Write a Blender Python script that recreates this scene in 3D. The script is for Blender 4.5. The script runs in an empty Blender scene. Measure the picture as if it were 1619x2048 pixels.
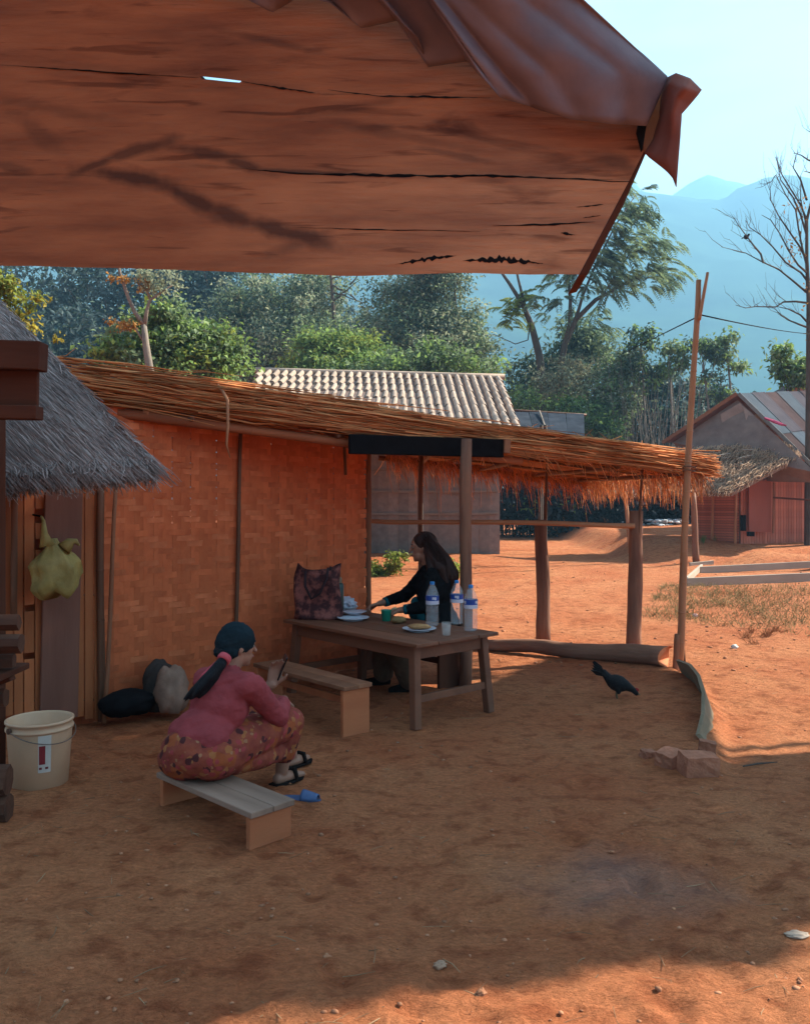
import bpy, bmesh, math, random
import numpy as np
from mathutils import Vector, Matrix, Quaternion

random.seed(7)
rng = np.random.default_rng(7)
sc = bpy.context.scene
COL = sc.collection
V = Vector

# ------------------------------------------------------------------ camera
EYE = 1.56
cam_d = bpy.data.cameras.new('camera')
cam = bpy.data.objects.new('camera', cam_d)
COL.objects.link(cam)
cam.location = (0, 0, EYE)
cam.rotation_euler = (math.radians(90), 0, 0)
cam_d.sensor_fit = 'VERTICAL'
cam_d.sensor_height = 36
cam_d.lens = 1700 / 2048 * 36
cam_d.shift_y = -24 / 2048
cam_d.clip_start = 0.05
cam_d.clip_end = 20000
sc.camera = cam

# ------------------------------------------------------------------ sky, sun, exposure
SUN_AZ, SUN_EL = math.radians(69), math.radians(37)
SUN_DIR = V((math.sin(SUN_AZ) * math.cos(SUN_EL), math.cos(SUN_AZ) * math.cos(SUN_EL), math.sin(SUN_EL)))
world = bpy.data.worlds.new('World')
sc.world = world
world.use_nodes = True
wn = world.node_tree.nodes
sky = wn.new('ShaderNodeTexSky')
sky.sky_type = 'NISHITA'
sky.sun_disc = False
sky.sun_elevation = SUN_EL
sky.sun_rotation = SUN_AZ
sky.air_density = 1.0
sky.dust_density = 0.5
sky.ozone_density = 1.0
bg = wn['Background']
bg.inputs['Strength'].default_value = 0.08
wl_ = world.node_tree.links
# camera white balance is warm; thin high cloud pales the blue a little
tint = wn.new('ShaderNodeMix'); tint.data_type = 'RGBA'; tint.blend_type = 'MULTIPLY'; tint.inputs['Factor'].default_value = 1
tint.inputs['B'].default_value = (1.16, .93, .72, 1)
wl_.new(sky.outputs['Color'], tint.inputs['A'])
wtc = wn.new('ShaderNodeTexCoord'); wmp = wn.new('ShaderNodeMapping'); wmp.inputs['Scale'].default_value = (2.2, 2.2, 9)
wnz = wn.new('ShaderNodeTexNoise'); wnz.inputs['Scale'].default_value = 1.6; wnz.inputs['Detail'].default_value = 7
wl_.new(wtc.outputs['Generated'], wmp.inputs['Vector']); wl_.new(wmp.outputs[0], wnz.inputs['Vector'])
wmr = wn.new('ShaderNodeMapRange'); wmr.inputs['From Min'].default_value = .48; wmr.inputs['From Max'].default_value = .75; wmr.inputs['To Max'].default_value = .35
wl_.new(wnz.outputs['Fac'], wmr.inputs['Value'])
cloud = wn.new('ShaderNodeMix'); cloud.data_type = 'RGBA'; cloud.inputs['B'].default_value = (4.8, 4.2, 3.6, 1)
wl_.new(wmr.outputs['Result'], cloud.inputs['Factor']); wl_.new(tint.outputs['Result'], cloud.inputs['A'])
wl_.new(cloud.outputs['Result'], bg.inputs['Color'])

sun_d = bpy.data.lights.new('sun', 'SUN')
sun_d.energy = 5.0
sun_d.angle = math.radians(0.53)
sun_d.color = (1.0, 0.97, 0.80)
sun = bpy.data.objects.new('sun', sun_d)
COL.objects.link(sun)
sun.rotation_euler = SUN_DIR.to_track_quat('Z', 'Y').to_euler()
sun.location = (20, 30, 30)

sc.view_settings.view_transform = 'Standard'
sc.view_settings.look = 'None'
sc.view_settings.exposure = 2.36
sc.view_settings.gamma = 1.0
sc.view_settings.use_curve_mapping = False
sc.render.engine = 'CYCLES'
sc.cycles.use_denoising = True
sc.cycles.max_bounces = 8
sc.cycles.diffuse_bounces = 4
sc.cycles.transmission_bounces = 8
sc.cycles.transparent_max_bounces = 16
sc.cycles.volume_bounces = 0
sc.cycles.caustics_reflective = False
sc.cycles.caustics_refractive = False
sc.cycles.sample_clamp_indirect = 6

# ------------------------------------------------------------------ measuring: a photo pixel at a known distance, or on the ground
def P(px, py, Y):
    return V(((px - 809.5) / 1700 * Y, Y, EYE - (py - 1000) / 1700 * Y))
def G(px, py, z=0.0):
    return P(px, py, (EYE - z) * 1700 / (py - 1000))

# ------------------------------------------------------------------ value noise in numpy
def _hash(ix, iy, seed):
    h = (ix.astype(np.int64) * 374761393 + iy.astype(np.int64) * 668265263 + seed * 1442695041) & 0x7fffffff
    h = ((h ^ (h >> 13)) * 1274126177) & 0x7fffffff
    return ((h ^ (h >> 16)) & 0xffff) / 65535.0
def vnoise(x, y, seed=0):
    x = np.asarray(x, float); y = np.asarray(y, float)
    ix, iy = np.floor(x), np.floor(y)
    fx, fy = x - ix, y - iy
    fx = fx * fx * (3 - 2 * fx); fy = fy * fy * (3 - 2 * fy)
    a = _hash(ix, iy, seed); b = _hash(ix + 1, iy, seed)
    c = _hash(ix, iy + 1, seed); d = _hash(ix + 1, iy + 1, seed)
    return (a * (1 - fx) + b * fx) * (1 - fy) + (c * (1 - fx) + d * fx) * fy
def fbm(x, y, oct=4, seed=0):
    s = 0; a = .5; n = 0
    for k in range(oct):
        s = s + a * vnoise(np.asarray(x) * 2 ** k, np.asarray(y) * 2 ** k, seed + k); n += a; a *= .5
    return s / n
def sstep(a, b, x):
    t = np.clip((np.asarray(x, float) - a) / (b - a), 0, 1)
    return t * t * (3 - 2 * t)

# ------------------------------------------------------------------ terrain height
LOG_A, LOG_B = V((0.92, 9.02)), V((2.45, 7.95))
EDGE = [(2.44, 7.8), (2.42, 7.3), (2.30, 6.6), (2.10, 5.95), (1.86, 5.35), (1.70, 4.9)]
def edge_x(y):
    ys = np.array([p[1] for p in EDGE][::-1]); xs = np.array([p[0] for p in EDGE][::-1])
    return np.interp(y, ys, xs)
def height(x, y):
    x = np.asarray(x, float); y = np.asarray(y, float)
    d_edge = x - edge_x(y)
    t = ((x - LOG_A.x) * (LOG_B.x - LOG_A.x) + (y - LOG_A.y) * (LOG_B.y - LOG_A.y)) / (LOG_B - LOG_A).length_squared
    nx, ny = -(LOG_B.y - LOG_A.y), (LOG_B.x - LOG_A.x)
    d_log = ((x - LOG_A.x) * nx + (y - LOG_A.y) * ny) / (LOG_B - LOG_A).length
    d = np.where(y < 7.9, d_edge, np.maximum(d_log, d_edge - .2))
    d = np.where((x < .6), -1, d)
    low = .10 * sstep(0.0, .22, d) * sstep(4.3, 5.6, y) * (1 - sstep(11, 15, y))
    bank = x + 1.6 * (fbm(x * .35, y * .35, 3, 5) - .5)
    rise = .55 * sstep(19.0, 24.5, y - .20 * (x - 8)) * sstep(6.0, 7.3, bank)
    lip = .36 * np.exp(-((y - 19.9 - .30 * (x - 9) - .5 * np.sin(x * 1.1)) / .55) ** 2) * sstep(7.4, 8.3, x)
    small = .05 * (fbm(x * .9, y * .9, 3, 11) - .5) + .030 * (fbm(x * 4, y * 5, 3, 21) - .5) + .016 * (fbm(x * 13, y * 19, 2, 31) - .5)
    yard = 1 - .75 * np.exp(-(((x + .3) / 2.2) ** 2 + ((y - 6.3) / 1.6) ** 2))
    far = .25 * (fbm(x * .12, y * .12, 3, 41) - .5) * sstep(14, 30, y)
    return -low + rise + lip + small * yard + far
def hz(x, y):
    return float(height(np.array([x]), np.array([y]))[0])
def Gh(px, py, dz=0.0):
    lo, hi = 3.0, 90.0
    g = None
    for _ in range(40):
        m = (lo + hi) / 2; p = P(px, py, m)
        if p.z > hz(p.x, p.y): lo = m
        else: hi = m
    return V((p.x, p.y, hz(p.x, p.y) + dz))
def on_ground(x, y, dz=0.0):
    return V((x, y, hz(x, y) + dz))

# ------------------------------------------------------------------ materials
def _lin(c):
    return (c[0], c[1], c[2], 1)
def M(name, col, rough=.85, var=.25, scale=6, stretch=(1, 1, 1), bump=.25, bscale=None, bdist=.01, col2=None,
      objrand=.15, island=0.0, transl=0.0, spec=.3, detail=6, metal=0.0, lo=.3, hi=.7):
    m = bpy.data.materials.new(name); m.use_nodes = True
    nt = m.node_tree; N = nt.nodes; L = nt.links
    pr = N['Principled BSDF']
    pr.inputs['Roughness'].default_value = rough
    pr.inputs['Specular IOR Level'].default_value = spec
    pr.inputs['Metallic'].default_value = metal
    tc = N.new('ShaderNodeTexCoord')
    mp = N.new('ShaderNodeMapping'); mp.inputs['Scale'].default_value = stretch
    L.new(tc.outputs['Object'], mp.inputs['Vector'])
    nz = N.new('ShaderNodeTexNoise'); nz.inputs['Scale'].default_value = scale; nz.inputs['Detail'].default_value = detail
    nz.inputs['Roughness'].default_value = .6
    L.new(mp.outputs[0], nz.inputs['Vector'])
    rp = N.new('ShaderNodeValToRGB')
    a = rp.color_ramp.elements[0]; b = rp.color_ramp.elements[1]
    a.position = lo; b.position = hi
    if col2 is None:
        a.color = _lin([c * (1 - var) for c in col]); b.color = _lin([min(1, c * (1 + var)) for c in col])
    else:
        a.color = _lin(col); b.color = _lin(col2)
    L.new(nz.outputs['Fac'], rp.inputs['Fac'])
    out = rp.outputs['Color']
    def mul(out, src, amt):
        mr = N.new('ShaderNodeMapRange'); mr.inputs['To Min'].default_value = 1 - amt; mr.inputs['To Max'].default_value = 1 + amt
        L.new(src, mr.inputs['Value'])
        mx = N.new('ShaderNodeMix'); mx.data_type = 'RGBA'; mx.blend_type = 'MULTIPLY'; mx.inputs['Factor'].default_value = 1
        L.new(out, mx.inputs['A']); L.new(mr.outputs['Result'], mx.inputs['B'])
        return mx.outputs['Result']
    if objrand:
        oi = N.new('ShaderNodeObjectInfo'); out = mul(out, oi.outputs['Random'], objrand)
    if island:
        ge = N.new('ShaderNodeNewGeometry'); out = mul(out, ge.outputs['Random Per Island'], island)
    L.new(out, pr.inputs['Base Color'])
    if bump:
        n2 = N.new('ShaderNodeTexNoise'); n2.inputs['Scale'].default_value = bscale or scale * 4; n2.inputs['Detail'].default_value = 5
        L.new(mp.outputs[0], n2.inputs['Vector'])
        bp = N.new('ShaderNodeBump'); bp.inputs['Strength'].default_value = bump; bp.inputs['Distance'].default_value = bdist
        L.new(n2.outputs['Fac'], bp.inputs['Height']); L.new(bp.outputs['Normal'], pr.inputs['Normal'])
    if transl:
        tr = N.new('ShaderNodeBsdfTranslucent'); L.new(out, tr.inputs['Color'])
        ms = N.new('ShaderNodeMixShader'); ms.inputs[0].default_value = transl
        L.new(pr.outputs[0], ms.inputs[1]); L.new(tr.outputs[0], ms.inputs[2])
        L.new(ms.outputs[0], N['Material Output'].inputs['Surface'])
    m['_out'] = 1
    return m
def leafM(name, col, island=.45, transl=.45):
    return M(name, col, rough=.6, var=.35, scale=.6, bump=0, objrand=0, island=island, transl=transl, spec=.2, detail=3)

# ------------------------------------------------------------------ mesh builder
def wloc(o):
    l = V((0, 0, 0))
    while o is not None:
        l = l + o.location; o = o.parent
    return l
def tag(o, label=None, cat=None, group=None, kind=None):
    if label: o['label'] = label
    if cat: o['category'] = cat
    if group: o['group'] = group
    if kind: o['kind'] = kind
    return o
def thing(name, loc, label, cat, group=None, rz=0.0):
    o = bpy.data.objects.new(name, None); COL.objects.link(o)
    o.empty_display_size = .1
    o.location = loc; o.rotation_euler = (0, 0, rz)
    return tag(o, label, cat, group)
class MB:
    def __init__(s):
        s.v = []; s.f = []; s.m = []
    def add(s, vs, fs, mi=0):
        n = len(s.v); s.v.extend([tuple(p) for p in vs]); s.f.extend([tuple(i + n for i in f) for f in fs]); s.m.extend([mi] * len(fs)); return s
    def box(s, c, size, R=None, mi=0, taper=1.0):
        hx, hy, hzz = size[0] / 2, size[1] / 2, size[2] / 2
        vs = []
        for z in (-1, 1):
            k = taper if z > 0 else 1.0
            for (x, y) in ((-1, -1), (1, -1), (1, 1), (-1, 1)):
                p = V((x * hx * k, y * hy * k, z * hzz))
                if R is not None: p = R @ p
                vs.append(p + V(c))
        return s.add(vs, [(3, 2, 1, 0), (4, 5, 6, 7), (0, 1, 5, 4), (1, 2, 6, 5), (2, 3, 7, 6), (3, 0, 4, 7)], mi)
    def tube(s, pts, radii, n=8, mi=0, cap=True):
        pts = [V(p) for p in pts]
        if not hasattr(radii, '__len__'): radii = [radii] * len(pts)
        vs = []; fs = []
        up = None
        for i, p in enumerate(pts):
            d = (pts[min(i + 1, len(pts) - 1)] - pts[max(i - 1, 0)])
            if d.length < 1e-9: d = V((0, 0, 1))
            d.normalize()
            if up is None:
                up = V((0, 0, 1)) if abs(d.z) < .9 else V((1, 0, 0))
            a = up - d * up.dot(d)
            if a.length < 1e-6: a = d.orthogonal()
            a.normalize(); b = d.cross(a); up = a
            for k in range(n):
                t = 2 * math.pi * k / n
                vs.append(p + (a * math.cos(t) + b * math.sin(t)) * radii[i])
        for i in range(len(pts) - 1):
            for k in range(n):
                k2 = (k + 1) % n
                fs.append((i * n + k, i * n + k2, (i + 1) * n + k2, (i + 1) * n + k))
        if cap:
            fs.append(tuple(range(n - 1, -1, -1))); fs.append(tuple((len(pts) - 1) * n + k for k in range(n)))
        return s.add(vs, fs, mi)
    def lathe(s, prof, c=(0, 0, 0), n=20, mi=0, cap=True):
        vs = []; fs = []
        for (r, z) in prof:
            for k in range(n):
                t = 2 * math.pi * k / n
                vs.append((c[0] + r * math.cos(t), c[1] + r * math.sin(t), c[2] + z))
        for i in range(len(prof) - 1):
            for k in range(n):
                k2 = (k + 1) % n
                fs.append((i * n + k, i * n + k2, (i + 1) * n + k2, (i + 1) * n + k))
        if cap:
            fs.append(tuple(range(n - 1, -1, -1))); fs.append(tuple((len(prof) - 1) * n + k for k in range(n)))
        return s.add(vs, fs, mi)
    def ell(s, c, r, R=None, n=14, mi=0):
        vs = []; fs = []; h = n // 2
        for i in range(h + 1):
            ph = math.pi * i / h
            for k in range(n):
                t = 2 * math.pi * k / n
                p = V((r[0] * math.sin(ph) * math.cos(t), r[1] * math.sin(ph) * math.sin(t), r[2] * math.cos(ph)))
                if R is not None: p = R @ p
                vs.append(p + V(c))
        for i in range(h):
            for k in range(n):
                k2 = (k + 1) % n
                fs.append((i * n + k, (i + 1) * n + k, (i + 1) * n + k2, i * n + k2))
        return s.add(vs, fs, mi)
    def capsule(s, a, b, ra, rb, n=12, mi=0):
        a, b = V(a), V(b)
        d = b - a
        L = d.length
        if L < 1e-6: return s.ell(a, (ra, ra, ra), None, n, mi)
        d.normalize()
        pts = []; rr = []
        for k in range(5):
            t = -math.pi / 2 + math.pi / 2 * k / 4
            pts.append(a + d * (ra * math.sin(t))); rr.append(max(ra * math.cos(t), ra * .02))
        for k in range(5):
            t = math.pi / 2 * k / 4
            pts.append(b + d * (rb * math.sin(t))); rr.append(max(rb * math.cos(t), rb * .02))
        return s.tube(pts, rr, n, mi)
    def chain(s, pts, radii, n=12, mi=0):
        for i in range(len(pts) - 1):
            s.capsule(pts[i], pts[i + 1], radii[i], radii[i + 1], n, mi)
        return s
    def prism(s, poly, depth_vec, mi=0):
        """closed polygon (list of Vector) extruded by a vector"""
        n = len(poly); dv = V(depth_vec)
        vs = [V(p) for p in poly] + [V(p) + dv for p in poly]
        fs = [tuple(range(n)), tuple(range(2 * n - 1, n - 1, -1))]
        for i in range(n):
            j = (i + 1) % n
            fs.append((i, i + n, j + n, j))
        return s.add(vs, fs, mi)
    def mesh(s, name, mats, off=V((0, 0, 0))):
        me = bpy.data.meshes.new(name)
        off = V(off)
        me.from_pydata([(p[0] - off.x, p[1] - off.y, p[2] - off.z) for p in s.v], [], s.f)
        if not isinstance(mats, (list, tuple)): mats = [mats]
        for m in mats: me.materials.append(m)
        if len(mats) > 1: me.polygons.foreach_set('material_index', s.m)
        me.update()
        return me
    def build(s, name, mats, parent=None, smooth=False, loc=None, fix=False, local=False):
        base = V((0, 0, 0)) if local else (wloc(parent) if parent is not None else V((0, 0, 0)))
        if loc is not None and parent is None: base = V(loc)
        me = s.mesh(name, mats, base)
        if fix:
            bm = bmesh.new(); bm.from_mesh(me); bmesh.ops.recalc_face_normals(bm, faces=bm.faces); bm.to_mesh(me); bm.free()
        if smooth: me.polygons.foreach_set('use_smooth', [True] * len(me.polygons))
        o = bpy.data.objects.new(name, me); COL.objects.link(o)
        if parent is not None: o.parent = parent
        elif loc is not None: o.location = loc
        return o
def np_mesh(name, verts, faces, mats, parent=None, smooth=False, loc=(0, 0, 0)):
    """verts (n,3) world, faces (m,k) equal-sized"""
    base = wloc(parent) if parent is not None else V(loc)
    verts = np.asarray(verts, np.float32) - np.array(base, np.float32)
    faces = np.asarray(faces, np.int32); k = faces.shape[1]
    me = bpy.data.meshes.new(name)
    me.vertices.add(len(verts)); me.vertices.foreach_set('co', verts.ravel())
    me.loops.add(faces.size); me.loops.foreach_set('vertex_index', faces.ravel())
    me.polygons.add(len(faces)); me.polygons.foreach_set('loop_start', np.arange(0, faces.size, k, dtype=np.int32))
    if not isinstance(mats, (list, tuple)): mats = [mats]
    for m in mats: me.materials.append(m)
    me.update(calc_edges=True); me.validate()
    if smooth: me.polygons.foreach_set('use_smooth', [True] * len(me.polygons))
    o = bpy.data.objects.new(name, me); COL.objects.link(o)
    if parent is not None: o.parent = parent
    else: o.location = loc
    return o
def frame_of(a, b, up=V((0, 0, 1))):
    d = (V(b) - V(a)).normalized()
    y = up.cross(d)
    if y.length < 1e-4: y = V((0, 1, 0)).cross(d) if abs(d.y) < .9 else V((1, 0, 0)).cross(d)
    y.normalize(); x = y.cross(d)
    return Matrix((x, y, d)).transposed()
def place(o, a, b, parent=None, up=V((0, 0, 1))):
    """put a mesh built along +Z from its origin so it runs from a to b"""
    o.location = V(a) - (wloc(parent) if parent is not None else V((0, 0, 0)))
    o.rotation_euler = frame_of(a, b, up).to_euler()
    if parent is not None: o.parent = parent
    return o
def pole(name, a, b, r0, r1, mat, parent=None, n=9, wob=.0, nodes=0, seg=6):
    a, b = V(a), V(b); L = (b - a).length
    pts = []; rr = []
    k = max(seg, 2); ph = random.random() * 9
    for i in range(k + 1):
        t = i / k
        pts.append((wob * math.sin(ph + t * 5), wob * math.cos(ph * 2 + t * 4), L * t)); rr.append((r0 + (r1 - r0) * t) * (1 + .05 * math.sin(ph * 3 + i * 2.1)))
    pts[0] = (0, 0, 0); pts[-1] = (0, 0, L)
    mb = MB().tube(pts, rr, n)
    for q in range(1, nodes + 1):
        t = q / (nodes + 1); r = r0 + (r1 - r0) * t
        i = t * k; i0 = min(int(i), k - 1); c = V(pts[i0]).lerp(V(pts[i0 + 1]), i - i0)
        mb.tube([c - V((0, 0, .008)), c, c + V((0, 0, .008))], [r * 1.0, r * 1.14, r * 1.0], n, cap=False)
    o = mb.build(name, mat, smooth=True, local=True)
    return place(o, a, b, parent)
def beam(name, a, b, w, h, mat, parent=None, up=V((0, 0, 1)), bev=.004, taper=1.0):
    """box beam a->b, w across, h along up"""
    a, b = V(a), V(b); L = (b - a).length
    mb = MB().box((0, 0, L / 2), (h, w, L), taper=taper)
    o = mb.build(name, mat, local=True)
    if bev:
        md = o.modifiers.new('edge', 'BEVEL'); md.width = bev; md.segments = 1
    return place(o, a, b, parent, up)
def dup(root, loc=None, rz=None, label=None, parent=None):
    c = root.copy(); COL.objects.link(c)
    if parent is not None: c.parent = parent
    for ch in [o for o in root.children]:
        dup(ch, parent=c)
    if loc is not None: c.location = loc
    if rz is not None: c.rotation_euler = (0, 0, rz)
    if label: c['label'] = label
    return c
# ================================================================== GROUND
def axis(lo, hi, fine_lo, fine_hi, step, grow=1.09):
    a = list(np.arange(fine_lo, fine_hi, step))
    s = step; p = a[-1]
    while p < hi: s *= grow; p += s; a.append(p)
    s = step; p = a[0]; b = []
    while p > lo: s *= grow; p -= s; b.append(p)
    return np.array(b[::-1] + a)
gx = axis(-6000, 6000, -2.6, 4.2, .03, 1.10)
gy = axis(-6000, 6000, 2.2, 9.5, .03, 1.06)
GXX, GYY = np.meshgrid(gx, gy)
far_fade = 1 - sstep(60, 200, np.hypot(GXX, GYY))
GZ = height(np.clip(GXX, -80, 80), np.clip(GYY, -80, 80)) * far_fade
# footprints and scuffs trodden into the yard
rs_ = np.random.default_rng(3)
for _ in range(260):
    fy = 2.3 + 5.0 * rs_.random() ** 1.3; fx = rs_.uniform(-.5, .55) * fy; fa = rs_.uniform(0, 3.14)
    i0, i1 = np.searchsorted(gx, [fx - .25, fx + .25]); j0, j1 = np.searchsorted(gy, [fy - .25, fy + .25])
    dx, dy = GXX[j0:j1, i0:i1] - fx, GYY[j0:j1, i0:i1] - fy
    u_, v_ = dx * math.cos(fa) + dy * math.sin(fa), -dx * math.sin(fa) + dy * math.cos(fa)
    r2 = (u_ / rs_.uniform(.08, .13)) ** 2 + (v_ / .05) ** 2
    GZ[j0:j1, i0:i1] += rs_.uniform(.006, .014) * (-np.exp(-r2) + .45 * np.exp(-(np.sqrt(r2) - 1.5) ** 2 * 4))
nx_, ny_ = len(gx), len(gy)
idx = np.arange(nx_ * ny_).reshape(ny_, nx_)
gf = np.stack([idx[:-1, :-1], idx[:-1, 1:], idx[1:, 1:], idx[1:, :-1]], -1).reshape(-1, 4)

def soil_material():
    m = bpy.data.materials.new('red_soil'); m.use_nodes = True
    nt = m.node_tree; N = nt.nodes; L = nt.links; pr = N['Principled BSDF']
    pr.inputs['Roughness'].default_value = .95; pr.inputs['Specular IOR Level'].default_value = .1
    tc = N.new('ShaderNodeTexCoord')
    def noise(scale, det=6, st=(1, 1, 1), rough=.6):
        mp = N.new('ShaderNodeMapping'); mp.inputs['Scale'].default_value = st
        L.new(tc.outputs['Object'], mp.inputs['Vector'])
        n = N.new('ShaderNodeTexNoise'); n.inputs['Scale'].default_value = scale; n.inputs['Detail'].default_value = det
        n.inputs['Roughness'].default_value = rough
        L.new(mp.outputs[0], n.inputs['Vector']); return n.outputs['Fac']
    def ramp(src, p0, c0, p1, c1):
        r = N.new('ShaderNodeValToRGB'); e = r.color_ramp.elements
        e[0].position = p0; e[0].color = _lin(c0); e[1].position = p1; e[1].color = _lin(c1)
        L.new(src, r.inputs['Fac']); return r.outputs['Color']
    def mix(a, b, f, mode='MIX', fac=1):
        x = N.new('ShaderNodeMix'); x.data_type = 'RGBA'; x.blend_type = mode
        L.new(a, x.inputs['A']); L.new(b, x.inputs['B'])
        if f is None: x.inputs['Factor'].default_value = fac
        else: L.new(f, x.inputs['Factor'])
        return x.outputs['Result']
    base = ramp(noise(.8, 5), .32, (.51, .146, .060), .68, (.62, .24, .110))
    fine = ramp(noise(34, 8, (1, 1.6, 1), .7), .32, (.72, .70, .68), .68, (1.24, 1.22, 1.20))
    base = mix(base, fine, None, 'MULTIPLY')
    spots = ramp(noise(7, 5, (1, 1.2, 1)), .36, (.70, .62, .6), .5, (1, 1, 1))
    base = mix(base, spots, None, 'MULTIPLY')
    # pale ash spill on the yard
    def blob(c, r, sx=1.0):
        mp = N.new('ShaderNodeMapping'); mp.vector_type = 'POINT'
        mp.inputs['Location'].default_value = (-c[0] * sx, -c[1], 0); mp.inputs['Scale'].default_value = (sx, 1, 0)
        L.new(tc.outputs['Object'], mp.inputs['Vector'])
        ln = N.new('ShaderNodeVectorMath'); ln.operation = 'LENGTH'; L.new(mp.outputs[0], ln.inputs[0])
        ad = N.new('ShaderNodeMath'); ad.operation = 'ADD'; L.new(ln.outputs['Value'], ad.inputs[0])
        sc2 = N.new('ShaderNodeMath'); sc2.operation = 'MULTIPLY_ADD'; sc2.inputs[1].default_value = .5; sc2.inputs[2].default_value = -.25
        L.new(noise(4, 5), sc2.inputs[0]); L.new(sc2.outputs[0], ad.inputs[1])
        mr = N.new('ShaderNodeMapRange'); mr.inputs['From Min'].default_value = r; mr.inputs['From Max'].default_value = r * .15
        mr.clamp = True; L.new(ad.outputs[0], mr.inputs['Value']); return mr.outputs['Result']
    ash = N.new('ShaderNodeRGB'); ash.outputs[0].default_value = (.27, .25, .24, 1)
    b = blob((.88, 3.45), .42, .8)
    sc3 = N.new('ShaderNodeMath'); sc3.operation = 'MULTIPLY'; sc3.inputs[1].default_value = .34; L.new(b, sc3.inputs[0])
    base = mix(base, ash.outputs[0], sc3.outputs[0])
    L.new(base, pr.inputs['Base Color'])
    h1 = noise(11, 9, (1, 1.7, 1), .66); h2 = noise(60, 6, (1, 1.5, 1), .65)
    b1 = N.new('ShaderNodeBump'); b1.inputs['Strength'].default_value = 1.0; b1.inputs['Distance'].default_value = .085
    L.new(h1, b1.inputs['Height'])
    b2 = N.new('ShaderNodeBump'); b2.inputs['Strength'].default_value = .9; b2.inputs['Distance'].default_value = .022
    L.new(h2, b2.inputs['Height']); L.new(b1.outputs[0], b2.inputs['Normal'])
    L.new(b2.outputs[0], pr.inputs['Normal'])
    return m
SOIL = soil_material()
ground = np_mesh('ground', np.stack([GXX.ravel(), GYY.ravel(), GZ.ravel()], 1), gf, SOIL, smooth=True)
tag(ground, 'red earth yard and village ground', kind='structure')

# ================================================================== MOUNTAINS
forest = M('mountain_forest', (.030, .055, .030), rough=1, var=.5, scale=.023, bump=0, objrand=0, spec=0, detail=10)
def mountain(name, label, ridge, Yr, base_frac, seed):
    px = np.linspace(-1500, 3400, 260)
    ry = np.interp(px, [p[0] for p in ridge], [p[1] for p in ridge])
    ry = ry + (fbm(px / 60, px * 0 + seed, 4, seed) - .5) * 22 + (fbm(px / 9, px * 0 + seed, 2, seed + 3) - .5) * 5
    T = np.linspace(0, 1.25, 40)
    vs = []
    for t in T:
        Y = Yr * (base_frac + (1 - base_frac) * t)
        x = (px - 809.5) / 1700 * Yr * (.9 + .1 * t)
        zr = EYE - (ry - 1000) / 1700 * Yr
        prof = min(t, 1) ** 1.15 if t <= 1 else 1 - (t - 1) * 2.2
        z = zr * prof + (fbm(x / 73, np.full_like(x, Y / 73), 4, seed + 9) - .5) * 73 * min(t, 1) * max(0, 1.0 - abs(t - .55) * 2.1)
        vs.append(np.stack([x, np.full_like(x, Y), z - 4], 1))
    vs = np.concatenate(vs); n = len(px)
    ii = np.arange(len(T) * n).reshape(len(T), n)
    f = np.stack([ii[:-1, :-1], ii[:-1, 1:], ii[1:, 1:], ii[1:, :-1]], -1).reshape(-1, 4)
    o = np_mesh(name, vs, f, forest, smooth=True)
    return tag(o, label, kind='structure')
mountain('mountain', 'hazy blue forested mountain ridge rising to the right', [(-1500, 560), (200, 470), (700, 430), (1100, 372), (1270, 366), (1340, 378), (1390, 392), (1440, 383), (1480, 364), (1520, 350), (1560, 344), (1640, 344), (2000, 300), (3400, 420)], 900, .42, 3)
mountain('mountain', 'pale distant peak behind the nearer ridge', [(-1500, 600), (900, 480), (1150, 420), (1262, 348), (1290, 376), (1340, 386), (1375, 358), (1408, 342), (1440, 352), (1490, 362), (1560, 380), (2200, 420), (3400, 480)], 1180, .75, 17)

# ================================================================== HAZE
hz_m = bpy.data.materials.new('haze_air'); hz_m.use_nodes = True
hn = hz_m.node_tree.nodes; hn.remove(hn['Principled BSDF'])
pv = hn.new('ShaderNodeVolumePrincipled')
pv.inputs['Color'].default_value = (.30, .63, 1.0, 1)
pv.inputs['Density'].default_value = 1.15e-3
pv.inputs['Anisotropy'].default_value = 0.2
hz_m.node_tree.links.new(pv.outputs[0], hn['Material Output'].inputs['Volume'])
hb = MB().box((0, 0, 238.5), (13800, 13800, 480)).build('haze', hz_m)
hb.location = (0, 0, 0)
tag(hb, 'pale blue air thickening towards the mountains', kind='stuff')

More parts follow.
